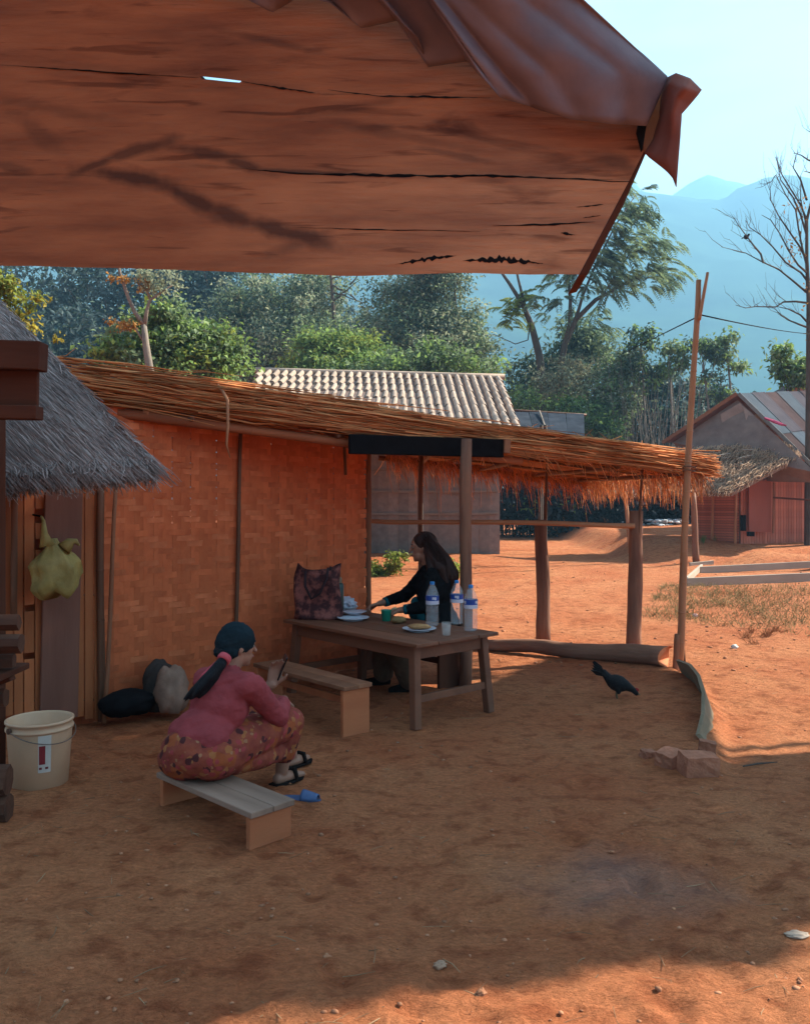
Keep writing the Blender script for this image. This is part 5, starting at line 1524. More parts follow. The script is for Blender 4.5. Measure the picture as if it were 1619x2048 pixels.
def blob(px, py, D, rx, rz, ry=None, w=None):
    k = D / 1700
    b = (P(px, py, D), (rx * k, (ry if ry is not None else rx * k * .8), rz * k))
    return b if w is None else b + (w,)
# ---- far dark wood behind everything on the left
far_lab = ['deep blue-green tree filling the gap at the far left of the wood', 'dark tall tree behind the orange-leaved tree', 'dark tree with sky showing through its crown', 'dark tree hidden behind the two big grey-green trees', 'dark low tree between the wood and the tiled roof']
for i, (px, py, D, rx, rz) in enumerate([(60, 600, 66, 130, 130), (230, 560, 64, 140, 150), (400, 540, 62, 110, 130), (560, 640, 60, 170, 80), (150, 690, 58, 170, 70)]):
    k = D / 1700
    tree('dark_tree', P(px, 1000, D), far_lab[i], 'tree', [blob(px, py, D, rx, rz), blob(px - rx * .5, py + rz * .7, D - 1, rx * .7, rz * .8), blob(px + rx * .5, py + rz * .6, D + 1, rx * .7, rz * .8), blob(px, py + rz * 1.5, D, rx, rz * .9)], 320, 34, .42, .62, [(L_deep, .7), (L_dark, .3)], r=.35, group='dark trees of the far wood')
# ---- two tall grey-green trees in the middle
tree('tall_tree', P(560, 1000, 46), 'tall grey-green tree left of the sky gap, behind the tiled roof', 'tree',
     [blob(560, 610, 46, 110, 80), blob(480, 640, 46, 75, 90), blob(640, 600, 47, 80, 70), blob(600, 700, 45, 130, 70), blob(500, 730, 45, 100, 60), blob(690, 690, 46, 80, 60), blob(440, 690, 45, 70, 80)], 620, 50, .20, .42, [(L_olive, .35), (L_mid, .40), (L_dark, .25)], r=.3, limbs=22)
tree('tall_tree', P(850, 1000, 43), 'tall bushy tree standing behind the middle of the tiled roof', 'tree',
     [blob(870, 580, 43, 65, 70), blob(800, 610, 43, 70, 60), blob(830, 680, 43, 120, 70), blob(920, 670, 43, 60, 70), blob(760, 700, 43, 70, 60), blob(960, 720, 42, 40, 50), blob(860, 520, 43, 70, 50)], 640, 52, .19, .40, [(L_olive, .42), (L_mid, .38), (L_dark, .20)], r=.3, limbs=26)
# bare limbs in the gap between the two trees
g_ = thing('bare_branch_tree', on_ground(-2.9, 45), 'thin bare-branched tree showing against the sky between the two tall trees', 'tree')
mb = MB()
lm = [P(668, 1000, 45), P(672, 760, 45), P(668, 640, 45), P(662, 560, 45), P(655, 480, 45)]
mb.tube([hz(-2.9, 45) * V((0, 0, 1)) + V((lm[0].x, 45, 0))] + lm[1:], [.14, .12, .10, .08, .05], 7)
for (a, b_) in (((668, 600), (720, 560)), ((668, 585), (725, 605)), ((664, 570), (700, 590)), ((662, 560), (690, 545)), ((700, 568), (725, 540)), ((700, 590), (728, 612))):
    limb(mb, P(a[0], a[1], 45), P(b_[0], b_[1], 45), .05, .015, .06)
mb.build('trunk', bark, g_, smooth=True)
# ---- bright bushes over the shelter roof
tree('bright_bush', P(560, 1000, 34), 'bright lime bush just above the left end of the tiled roof', 'bush', [blob(700, 690, 34, 75, 30), blob(640, 690, 34, 50, 22), blob(680, 740, 33.5, 120, 35)], 150, 40, .19, .28, [(L_bright, .7), (L_lime, .3)], r=.08)
tree('bright_bush', P(830, 1000, 33), 'mid-green bush along the back of the tiled roof', 'bush', [blob(800, 735, 33, 110, 30), blob(920, 740, 33, 90, 30), blob(870, 715, 33, 60, 30), blob(700, 760, 33, 120, 30)], 190, 40, .19, .28, [(L_mid, .65), (L_bright, .35)], r=.08)
tree('broadleaf_bush', P(360, 1000, 20), 'bright broad-leaved bush rising over the shelter roof', 'bush', [blob(300, 690, 20, 95, 55), blob(400, 690, 20, 85, 50), blob(330, 640, 20, 60, 35), blob(450, 715, 20, 50, 35), blob(230, 715, 19.8, 50, 30), blob(380, 740, 19.8, 130, 30)], 330, 34, .13, .17, [(L_bright, .55), (L_mid, .35), (L_lime, .10)], r=.06, aspect=.62)
tree('yellow_leaf_shrub', P(30, 1000, 12), 'yellow-green shrub behind the grey thatched roof', 'shrub', [blob(15, 570, 12, 28, 30), blob(20, 620, 12, 30, 28), blob(72, 600, 12, 10, 36), blob(60, 650, 12, 16, 22), blob(108, 676, 12, 17, 9), blob(-40, 600, 12, 50, 60)], 90, 22, .085, .075, [(L_yellow, .5), (L_lime, .5)], r=.03, aspect=.45)
# orange-leaved small tree with a pale forked trunk
ot = thing('orange_leaf_tree', on_ground(P(290, 0, 18).x, 18), 'small forked tree with patches of orange leaves above the thatch', 'tree')
mb = MB(); b0 = ot.location
def pp(x, y, D=18): return P(x, y, D)
mb.tube([b0, pp(300, 740), pp(292, 690), pp(288, 650)], [.10, .085, .075, .06], 8)
mb.tube([pp(288, 650), pp(270, 625), pp(255, 590), pp(240, 545), pp(232, 500)], [.055, .045, .038, .03, .02], 7)
mb.tube([pp(289, 655), pp(294, 620), pp(300, 600), pp(330, 580), pp(345, 570)], [.05, .04, .035, .022, .01], 7)
mb.tube([pp(292, 690), pp(270, 655), pp(240, 645), pp(218, 635)], [.03, .022, .015, .008], 6)
mb.tube([pp(300, 600), pp(292, 570), pp(295, 540)], [.028, .02, .012], 6)
mb.build('trunk', bark_pale, ot, smooth=True)
crown(ot, [blob(225, 638, 18, 20, 7), blob(255, 652, 18, 22, 10), blob(225, 552, 18, 12, 12), blob(248, 556, 18, 12, 14), blob(290, 570, 18, 14, 16), blob(204, 632, 18, 6, 5)], 24, 18, .08, .06, L_orange, aspect=.55)
crown(ot, [blob(330, 560, 18, 40, 30), blob(290, 560, 18, 20, 20)], 30, 18, .09, .10, L_olive, aspect=.55)
# ---- feathery tall tree at the right
ft = thing('feathery_tree', on_ground(P(1105, 0, 41).x, 41), 'tall feathery-leaved tree with two leaning dark trunks beside the mountain', 'tree')
def fp(x, y, D=41): return P(x, y, D)
mb = MB(); b0 = ft.location
mb.tube([b0, fp(1085, 780), fp(1078, 712), fp(1062, 650), fp(1045, 610), fp(1020, 570), fp(985, 520)], [0.237, 0.213, 0.188, 0.150, 0.112, 0.088, 0.050], 8)
mb.tube([fp(1056, 635), fp(1046, 600), fp(1036, 560), fp(1028, 520)], [0.088, 0.075, 0.062, 0.037], 7)
mb.tube([b0 + V((.3, 0, 0)), fp(1118, 760), fp(1128, 690), fp(1150, 640), fp(1190, 600), fp(1240, 572), fp(1290, 545), fp(1330, 540)], [0.188, 0.175, 0.150, 0.125, 0.100, 0.075, 0.044, 0.025], 8)
mb.tube([fp(1125, 700), fp(1138, 650), fp(1140, 600), fp(1135, 550), fp(1140, 480)], [0.125, 0.100, 0.088, 0.069, 0.037], 7)
mb.tube([fp(1150, 640), fp(1165, 590), fp(1190, 530), fp(1230, 450), fp(1270, 390)], [0.088, 0.069, 0.056, 0.037, 0.019], 7)
mb.tube([fp(1200, 598), fp(1235, 540), fp(1270, 490), fp(1300, 470)], [0.050, 0.037, 0.025, 0.015], 6)
mb.tube([fp(1060, 640), fp(1055, 680), fp(1030, 688), fp(985, 668)], [0.037, 0.031, 0.025, 0.015], 6)
mb.tube([fp(1045, 612), fp(1025, 618), fp(1000, 640)], [0.037, 0.025, 0.013], 6)
mb.build('trunk', bark, ft, smooth=True)
def sprays(parent, tips, per, L, mat, leaf=.12, drop=.45, name='crown', n_leaf=11):
    C = []; D = []; Nn = []; l = []
    for (c, out) in tips:
        for _ in range(per):
            d = np.array(out) + rng.normal(size=3) * .55; d[2] = d[2] * .4 + rng.normal() * .2; d /= np.linalg.norm(d)
            s = np.cross(d, [0, 0, 1.0]); s /= np.linalg.norm(s) + 1e-6
            Ls = L * rng.uniform(.6, 1.25); st = np.array(c) + rng.normal(size=3) * L * .28
            for q in range(n_leaf):
                t = (q + .5) / n_leaf
                p = st + d * Ls * t + np.array([0, 0, -drop * Ls * t * t])
                for sg in (-1, 1):
                    w = .32 * Ls * math.sin(math.pi * min(1, t * .85 + .12))
                    dd = s * sg + d * .55; dd[2] -= .35
                    C.append(p + dd / np.linalg.norm(dd) * w * .55); D.append(dd); Nn.append(np.array([0, 0, 1.0]) + rng.normal(size=3) * .25); l.append(w * 1.15)
    C = np.array(C); l = np.array(l)
    return leaf_cards(C, np.array(D), np.array(Nn), l, l * .30 + leaf * .12, name, mat, parent)
tips = []
for (x0, y0, rx, ry, n) in [(1265, 395, 25, 28, 16), (1250, 450, 35, 30, 18), (1230, 500, 45, 35, 22), (1290, 480, 35, 25, 16), (1190, 545, 45, 35, 18), (1260, 550, 45, 25, 18), (1320, 560, 40, 16, 14), (1305, 520, 30, 20, 10), (1140, 560, 40, 30, 12), (1160, 500, 45, 40, 14), (1180, 650, 35, 30, 10), (1110, 620, 28, 25, 7), (1230, 420, 25, 30, 10)]:
    for _ in range(int(n * .62)):
        x = x0 + rng.uniform(-1, 1) * rx; y = y0 + rng.uniform(-1, 1) * ry
        out = V((x - 1170, 0, 0)).normalized() * .7 + V((0, rng.uniform(-.8, .8), .1))
        tips.append((fp(x, y, 41 + rng.uniform(-2, 2)), out))
sprays(ft, tips[::2], 5, .80, L_mid, drop=.7); sprays(ft, tips[1::2], 5, .80, L_fdark, drop=.7)
tips = [(fp(1050 + rng.uniform(-25, 25), 600 + rng.uniform(-20, 22), 41), (rng.uniform(-1, 1), rng.uniform(-1, 1), 0)) for _ in range(9)] + [(fp(1015 + rng.uniform(-22, 22), 625 + rng.uniform(-16, 20), 41), (rng.uniform(-1, 1), rng.uniform(-1, 1), 0)) for _ in range(8)]
sprays(ft, tips, 4, .72, L_lime)
# ---- bushes right of the tiled roof
tree('bush', P(1130, 1000, 44), 'dense mid-green bush under the feathery tree', 'bush', [blob(1120, 740, 44, 70, 50), blob(1060, 760, 44, 50, 40), blob(1180, 700, 44, 45, 45), blob(1150, 680, 44, 40, 40), blob(1090, 830, 43, 100, 70), blob(1180, 850, 43, 90, 70)], 420, 36, .28, .40, [(L_mid, .6), (L_dark, .4)], r=.08, aspect=.4)
tree('dry_shrub', P(1150, 1000, 39), 'pale dry shrub in front of the feathery tree', 'shrub', [blob(1130, 755, 39, 65, 45), blob(1180, 780, 39, 50, 60), blob(1090, 770, 39, 35, 30)], 150, 26, .16, .30, [(L_pale, .55), (L_olive, .45)], r=.05, bk=bark_pale, limbs=40)
tree('bush', P(1220, 1000, 38.5), 'yellow-tipped green bush left of the dry bamboo thicket', 'bush', [blob(1240, 770, 38.5, 45, 70), blob(1200, 830, 38.5, 55, 50), blob(1265, 730, 38.5, 30, 30), blob(1170, 840, 38.5, 40, 30)], 190, 36, .20, .32, [(L_mid, .5), (L_olive, .3), (L_bright, .2)], r=.06)
tree('dark_bush', P(1330, 1000, 44), 'dark green bush behind the dry bamboo thicket', 'bush', [blob(1320, 790, 44, 60, 60), blob(1400, 800, 44, 60, 50), blob(1330, 860, 43, 120, 60), blob(1440, 830, 44, 60, 40), blob(1500, 870, 44, 90, 60), blob(1600, 860, 46, 90, 60)], 460, 36, .28, .40, [(L_deep, .6), (L_dark, .4)], r=.07)
tree('bush', P(1060, 1000, 38), 'bright green bush behind the dark tin roof', 'bush', [blob(1050, 800, 38, 40, 25), blob(1130, 820, 38, 50, 28), blob(1200, 850, 37.5, 50, 28)], 120, 36, .19, .28, [(L_bright, .6), (L_mid, .4)], r=.05)
# dry bamboo thicket sticks
tk = thing('dry_thicket', on_ground(P(1320, 0, 38).x, 38), 'thicket of pale dry fanning stems left of the bamboo pole', 'thicket')
mb = MB()
for _ in range(90):
    x0 = rng.uniform(1240, 1380); b0 = P(x0, 1000, 38 + rng.uniform(-.8, .8)); b0.z = hz(b0.x, b0.y)
    lean = (x0 - 1300) * .4 + rng.normal(0, 35)
    tip = P(x0 + lean, rng.uniform(700, 850), 38 + rng.uniform(-1, 1))
    mid_ = b0.lerp(tip, .6) + V((rng.normal() * .12, 0, .1))
    mb.tube([b0, mid_, tip], [.022, .016, .006], 4, cap=False)
o = mb.build('stems', bark_pale, tk); o['kind'] = 'stuff'
# saplings with leaf bunches
sap = [([(1290, 860), (1285, 760), (1282, 700), (1280, 668)], [(1280, 668, 26, 14), (1262, 690, 14, 10), (1298, 690, 18, 12), (1272, 735, 30, 22), (1300, 760, 25, 20)]),
       ([(1345, 870), (1340, 780), (1338, 720), (1340, 690)], [(1345, 700, 28, 16), (1325, 740, 26, 22), (1360, 725, 22, 18)]),
       ([(1420, 850), (1410, 770), (1405, 720), (1398, 690)], [(1398, 690, 30, 18), (1415, 715, 26, 16), (1430, 760, 32, 16), (1440, 790, 26, 14)]),
       ([(1462, 800), (1456, 740), (1452, 700), (1448, 670)], [(1450, 680, 20, 16), (1446, 710, 22, 12), (1480, 735, 16, 18), (1424, 700, 16, 14)])]
for i, (tr, bl) in enumerate(sap):
    D = 38.0
    t = thing('sapling', on_ground(P(tr[0][0], 0, D).x, D), ['slender sapling nearest the feathery tree, left of the bamboo pole', 'slender sapling just left of the bamboo pole', 'leafy sapling right of the bamboo pole', 'topmost slim sapling above the tin-roofed hut gable'][i], 'sapling', 'saplings in front of the mountain')
    mb = MB().tube([t.location] + [P(x, y, D) for x, y in tr], [.07, .055, .045, .032, .014], 6)
    for (x, y, rx, rz) in bl: limb(mb, P(tr[2][0], tr[2][1] + 25, D), P(x, y, D), .026, .009, .08, 4)
    mb.build('trunk', bark_pale, t, smooth=True)
    crown(t, [blob(x, y, D, rx, rz) for (x, y, rx, rz) in bl], 34, 22, .22, .19, L_mid if i % 2 else L_dark, aspect=.42, droop=.6)
    crown(t, [blob(x, y, D, rx, rz) for (x, y, rx, rz) in bl], 16, 18, .22, .18, L_bright, aspect=.42, droop=.5)
# bare tree at the right edge
bt = thing('bare_tree', on_ground(P(1614, 0, 23).x, 23), 'bare leafless tree at the right edge with a bird on a branch', 'tree')
mb = MB()
def bp_(x, y, D=23): return P(x, y, D)
mb.tube([bt.location, bp_(1616, 820), bp_(1616, 700), bp_(1616, 600), bp_(1614, 560), bp_(1612, 520), bp_(1612, 440), bp_(1640, 330), bp_(1660, 250)], [.10, .085, .072, .062, .055, .048, .04, .03, .02], 8)
mains = [[(1612, 585), (1585, 562), (1555, 538), (1525, 525), (1490, 506), (1442, 494)],
         [(1525, 525), (1520, 508), (1505, 490), (1490, 470), (1475, 450), (1466, 434)],
         [(1612, 560), (1600, 545), (1570, 525), (1545, 495), (1520, 470), (1498, 455), (1490, 440)],
         [(1612, 545), (1595, 530), (1575, 500), (1560, 470), (1540, 440), (1522, 430)],
         [(1612, 530), (1604, 500), (1596, 460), (1590, 420), (1570, 390), (1550, 350), (1540, 365)],
         [(1612, 520), (1596, 490), (1575, 460), (1555, 430), (1540, 400), (1538, 362)],
         [(1612, 470), (1600, 430), (1585, 395), (1560, 360), (1552, 320)],
         [(1613, 500), (1609, 440), (1600, 400), (1600, 350)],
         [(1612, 440), (1600, 410), (1578, 375), (1560, 345), (1550, 314)],
         [(1612, 400), (1600, 360), (1585, 335), (1590, 310)],
         [(1614, 606), (1590, 603), (1565, 604), (1550, 614), (1510, 613), (1490, 616), (1470, 610)],
         [(1614, 645), (1600, 630), (1575, 618), (1553, 613)],
         [(1614, 655), (1595, 648), (1575, 640), (1560, 630), (1555, 625)],
         [(1640, 330), (1615, 320), (1600, 310), (1585, 306)], [(1655, 280), (1630, 270), (1612, 260)], [(1640, 360), (1618, 345), (1605, 342)]]
def twigs(pts, depth, r):
    for i in range(1, len(pts)):
        if depth <= 0: return
        for _ in range(2 if depth > 1 else 1):
            if random.random() < .85:
                a = pts[i - 1].lerp(pts[i], random.random())
                d = (pts[i] - pts[i - 1]).normalized()
                e = a + (d * random.uniform(.4, .9) + V((random.uniform(-.7, .5), random.uniform(-.8, .8), random.uniform(.1, 1.0)))) * random.uniform(.22, .42) * (.6 + .35 * depth)
                m_ = a.lerp(e, .5) + V((random.uniform(-.05, .05), 0, random.uniform(-.07, .02)))
                mb.tube([a, m_, e], [r, r * .75, r * .35], 4, cap=False)
                twigs([a, m_, e], depth - 1, r * .6)
for ln_ in mains:
    pts = [bp_(x, y, 23 + random.uniform(-.5, .5)) for x, y in ln_]
    pts[0] = bp_(ln_[0][0], ln_[0][1])
    k = len(pts)
    mb.tube(pts, [.032 - .025 * i / (k - 1) for i in range(k)], 5, cap=False)
    twigs(pts[1:], 2, .0075)
mb.build('trunk', bark, bt)
crown(bt, [blob(1590, 420, 23, 20, 30), blob(1585, 500, 23, 20, 40), blob(1610, 590, 23, 8, 30), blob(1608, 670, 23, 8, 15)], 26, 4, .10, .12, L_orange, name='leaves')
bird = thing('bird', bp_(1491, 474, 23), 'small dark bird perched on a bare branch at the right', 'bird')
MB().ell((0, 0, 0), (.075, .05, .055), Matrix.Rotation(.5, 3, 'Y')).capsule((.05, 0, .03), (.07, 0, .065), .03, .03).tube([(-.05, 0, -.01), (-.13, 0, -.05)], [.02, .008], 5).tube([(.095, 0, .065), (.12, 0, .06)], [.008, .001], 4).build('body', feath, bird, smooth=True, local=True)
# leafy plants behind the right-hand hut
tree('bush', P(1580, 1000, 27), 'bright leafy bush at the foot of the bare tree', 'bush', [blob(1575, 735, 27, 28, 30), blob(1590, 760, 27, 26, 22), blob(1560, 710, 27, 20, 20), blob(1605, 740, 27, 20, 30)], 90, 28, .17, .17, [(L_mid, .5), (L_bright, .5)], r=.05, aspect=.45)
# ground-hugging green plant seen past the wall end
lp = thing('leafy_weed', on_ground(P(765, 0, 17.5).x, 17.5), 'low green weed clump seen between the wall and the long-haired woman', 'plant')
crown(lp, [(P(760, 1145, 17.5), (.35, .3, .20)), (P(790, 1125, 17.5), (.25, .25, .22)), (P(740, 1140, 17.5), (.2, .2, .15))], 90, 16, .085, .07, L_lime, aspect=.55, name='leaves')
mb = MB()
for _ in range(16): mb.tube([lp.location + V((rng.normal() * .1, rng.normal() * .1, -.02)), lp.location + V((rng.normal() * .3, rng.normal() * .2, rng.uniform(.15, .42)))], [.006, .003], 4)
mb.build('stems', L_mid, lp)
lp2 = thing('leafy_weed', on_ground(P(902, 0, 17.2).x, 17.2), 'low green weed clump half hidden behind the shelter post', 'plant')
crown(lp2, [(P(902, 1140, 17.2), (.16, .2, .16))], 26, 16, .085, .06, L_lime, aspect=.55, name='leaves')
MB().tube([lp2.location, lp2.location + V((0, 0, .25))], [.01, .005], 5).build('stems', L_mid, lp2)

# ================================================================== FAR BUILDINGS
# tiled roof behind the shelter
th_ = thing('tiled_house', V((-.7, 30, 0)), 'house with a pale corrugated tile roof behind the shelter', 'house')
tile_m = M('pale_tile', (.29, .19, .14), rough=.85, scale=4, col2=(.42, .295, .225), bump=.2, objrand=.14)
rA, rB = P(516, 744, 26), P(1002, 757, 26)
eA, eB = P(500, 905, 17.5), P(1052, 884, 17.5)
nC, nR = 30, 9
def rp(s, t): return rA.lerp(rB, s).lerp(eA.lerp(eB, s), t)
ux = (rB - rA).normalized(); dn = (rp(.5, 1) - rp(.5, 0)).normalized(); nn_ = ux.cross(dn); nn_ = nn_ if nn_.z > 0 else -nn_
wT = (rB - rA).length / nC; lT = (rp(.5, 1) - rp(.5, 0)).length / nR
def tile_mesh(w0, w1):
    vs = []; fs = []; m = 7
    for (y, w, lift) in ((0, w0, .0), (lT * 1.05, w1, .02)):
        for k in range(m + 1):
            a = math.pi * k / m; vs.append((-w / 2 * math.cos(a) * 1.0, y, .10 * math.sin(a) + lift))
        for k in range(m + 1):
            a = math.pi * k / m; vs.append((-w / 2 * math.cos(a) * .86, y, .10 * math.sin(a) * .82 + lift - .006))
    M1 = m + 1
    for k in range(m):
        fs += [(k, k + 1, 2 * M1 + k + 1, 2 * M1 + k), (M1 + k + 1, M1 + k, 3 * M1 + k, 3 * M1 + k + 1), (2 * M1 + k, 2 * M1 + k + 1, 3 * M1 + k + 1, 3 * M1 + k), (k, M1 + k, M1 + k + 1, k + 1)]
    fs.append(tuple(2 * M1 + k for k in range(M1)))
    return MB().add(vs, fs).mesh('tile', tile_m)
tm = tile_mesh(wT * .60, wT * .64)
Rm = Matrix((-ux, dn, nn_)).transposed()
roofp = MB().prism([rp(0, 0) - nn_ * .01, rp(1, 0) - nn_ * .01, rp(1, 1) - nn_ * .01, rp(0, 1) - nn_ * .01], -nn_ * .05).build('roof', M('tile_bed', (.13, .08, .065), rough=.9), th_, fix=True)  # bed coloured dark to deepen the shadow stripes between tile columns
for c in range(nC):
    for r in range(nR):
        o = bpy.data.objects.new('tile', tm); COL.objects.link(o); o.parent = roofp
        p = rp((c + .5) / nC, r / nR)
        o.location = p - wloc(roofp) + nn_ * random.uniform(0, .008); o.rotation_euler = (Rm @ Matrix.Rotation(random.uniform(-.02, .02), 3, 'Z')).to_euler()
for z_ in (1.15, 1.78, 2.4): beam('wall_rail', V((-4.7, 23.95, z_)), V((2.6, 23.95, z_ + .03)), .05, .07, bark_pale, th_)
pole('ridge', rA + V((-.1, 0, .05)), rB + V((.1, 0, .05)), .09, .09, tile_m, th_, n=8)
wm_ = M('far_wall', (.22, .165, .14), rough=.9, var=.2)
for (a, b_) in ((V((eA.x + .4, 26.9, 0)), V((eB.x - .4, 26.9, 0))), (V((eB.x - .4, 26.9, 0)), V((eB.x - .5, 33, 0))), (V((eA.x + .4, 26.9, 0)), V((eA.x + .4, 33, 0)))):
    pass
for k in range(26):
    x0 = -4.6 + k * .285
    o = MB().box((x0, 24.0 + .01 * (k % 2), 1.9), (.292, .03, 3.9)).build('wall_plank', wm_, th_)
    if k < 21: o = MB().box((x0, 29.5 + .01 * (k % 2), 1.6), (.292, .03, 3.4)).build('wall_plank', wm_, th_)
for (x, y) in ((-4.4, 18.6), (-1.9, 18.6), (.36, 18.6), (2.95, 18.6)): pole('post', V((x, y, hz(x, y) - .1)), V((x, y, 2.95)), .04, .035, bark, th_, n=7)
MB().prism([rA + V((0, .02, -.06)), rB + V((0, .02, -.06)), V((rB.x, 32, 3.6)), V((rA.x, 32, 3.6))], (0, 0, -.06)).build('roof', M('tile_bed_b', (.2, .14, .12), rough=.9), th_, fix=True)
# dark tin shed
sh = thing('tin_shed', V((4.6, 25, 0)), 'low shed with a dark tin roof beyond the shelter', 'shed')
tind = M('dark_tin', (.028, .032, .042), rough=.8, scale=3, col2=(.055, .06, .075), bump=.1, spec=0)
for k in range(4):
    a = P(1020 + k * 37, 822 + k * 1.5, 26.5); b_ = P(1020 + (k + 1) * 37 - 1, 822 + (k + 1) * 1.5, 26.5)
    MB().prism([a + V((0, 0, .012 * (k % 2))), b_ + V((0, 0, .012 * (k % 2))), P(1168 - (3 - k) * 33, 872, 24.2), P(1168 - (4 - k) * 33, 872, 24.2)], (0, .01, -.03)).build('roof_sheet', tind, sh, fix=True)
pole('batten', P(1078, 822, 26.3), P(1092, 862, 24.7), .03, .03, bark_pale, sh)
pole('ridge_pole', P(1015, 820, 26.5), P(1172, 830, 26.5), .04, .04, bamboo_dark, sh)
for (x, y) in ((1082, 24.5), (1090, 24.6), (1084, 26.4), (1088, 26.4)):
    p = P(x, 850, y); pole('post', V((p.x, y, hz(p.x, y))), V((p.x, y, p.z + (.0 if y < 25 else .3))), .05, .05, bark, sh)
# right-hand hut with tin roof and a thatched lean-to
rh = thing('tin_roofed_hut', V((11, 25, hz(11, 25))), 'brown bamboo hut with a rusty tin gable roof and thatched lean-to at the right', 'hut')
RG0, RG1 = P(1474, 789, 24), P(1640, 783, 27)          # ridge
EVR0, EVR1 = P(1640, 950, 22.6), P(1760, 915, 25.5)    # right eave
EVL0, EVL1 = P(1325, 886, 24.6), P(1560, 870, 28)
sheet_cols = [M('tin_grey', (.13, .14, .16), rough=.55, scale=2, col2=(.19, .20, .215), metal=.3, bump=.1), M('tin_rusty', (.13, .062, .055), rough=.7, scale=2, col2=(.21, .105, .09), metal=.15, bump=.1), M('tin_mauve', (.12, .085, .095), rough=.6, scale=2, col2=(.18, .13, .135), metal=.25, bump=.1)]
def sheet(s0, s1, t0, t1, mat, lift=0.0, nm='roof_sheet', R0=RG0, R1=RG1, E0_=EVR0, E1_=EVR1):
    n = 18; vs = []; fs = []
    def q(s, t): return R0.lerp(R1, s).lerp(E0_.lerp(E1_, s), t)
    for i in range(n + 1):
        s = s0 + (s1 - s0) * i / n
        z = .018 * math.cos(i * math.pi)
        for t in (t0, t1):
            vs.append(q(s, t) + V((0, 0, z + lift)))
    for i in range(n): fs.append((i * 2, i * 2 + 1, i * 2 + 3, i * 2 + 2))
    o = MB().add(vs, fs).build(nm, mat, rh); md = o.modifiers.new('thickness', 'SOLIDIFY'); md.thickness = .004
seq = [0, 2, 1, 0, 2, 1, 0]; seq2 = [1, 0, 2, 0, 1, 2, 0]
for k in range(7):
    sheet(k / 7, (k + 1) / 7 + .01, 0, .52, sheet_cols[seq[k]], .03 + .012 * (k % 2)); sheet(k / 7, (k + 1) / 7 + .01, .48, 1.0, sheet_cols[seq2[k]], .012 * (k % 2))
for k in range(4):
    sheet(k / 4, (k + 1) / 4 + .01, 0, 1, sheet_cols[(k + 1) % 3], .01 * (k % 2), E0_=EVL0, E1_=EVL1)
beam('barge_board', RG0 + V((-.05, -.06, .02)), EVL0 + V((-.05, -.06, .0)), .03, .10, brown_wood, rh)
beam('barge_board', RG0 + V((0, -.06, .02)), EVR0 + V((0, -.06, .0)), .03, .10, M('grey_barge', (.16, .15, .14), rough=.8), rh)
gab = M('gable_board', (.22, .14, .11), rough=.9, scale=3, col2=(.32, .215, .17), bump=.3)
gabd = M('gable_dark', (.13, .085, .07), rough=.9, scale=3, col2=(.20, .135, .11), bump=.3)
MB().prism([P(1474, 800, 24.1), P(1345, 885, 24.7), P(1400, 960, 24.5), P(1625, 965, 22.2), P(1630, 945, 21.9)], (.05, .12, 0)).build('gable_wall', gabd, rh, fix=True)
MB().prism([P(1440, 828, 24.12), P(1480, 805, 23.9), P(1496, 848, 23.75), P(1446, 872, 24.0)], (.0, .03, 0)).build('gable_panel', gab, rh, fix=True)
MB().prism([P(1484, 812, 23.85), P(1500, 826, 23.7), P(1546, 868, 23.1), P(1520, 874, 23.3), P(1494, 852, 23.6)], (.0, .03, 0)).build('gable_panel', gab, rh, fix=True)
# lean-to
LT0, LT1 = P(1225, 905, 24.4), P(1572, 885, 23.2)
LE0, LE1 = P(1225, 985, 23.0), P(1462, 985, 21.6)
LR = P(1602, 910, 22.6)
vs = []; fs = []
def lt_pt(s, t): return LT0.lerp(LT1, s).lerp(LE0.lerp(LE1, s), t)
o = MB().prism([LT0, LT1, LR, LE1, LE0], (0, .02, -.10)).build('thatched_lean_to', M('thatch_core_brown', (.15, .095, .07), rough=1, scale=5, col2=(.27, .17, .12), bump=.6, bdist=.03, objrand=0), rh, fix=True)
N_ = 5200
s0 = rng.uniform(0, 1, N_); t0 = rng.uniform(0, 1, N_)
r_edge = [LT1.lerp(LR, min(1, t * 3)) if t < .33 else LR.lerp(LE1, (t - .33) / .67) for t in t0]
l_edge = [LT0.lerp(LE0, t) for t in t0]
A = np.array([l.lerp(r, s) + V((0, -.02, .03 + .03 * random.random())) for l, r, s in zip(l_edge, r_edge, s0)])
B = A + np.stack([rng.normal(-.14, .07, N_), rng.uniform(-.28, -.1, N_), -rng.uniform(.06, .22, N_)], 1)
strands('thatch', A, B, rng.uniform(.006, .014, N_), thatch_brown, o, sag=jit(N_, .02))
for _ in range(9):
    s_, t_ = random.uniform(.45, .95), random.uniform(.1, .8)
    p = lt_pt(s_, t_) + V((0, -.05, .10)); pole('stick', p, p + V((random.uniform(-.45, .45), random.uniform(-.2, .1), random.uniform(-.12, .12))), .012, .01, M('pale_stick', (.36, .30, .25), rough=.8), rh, n=5)
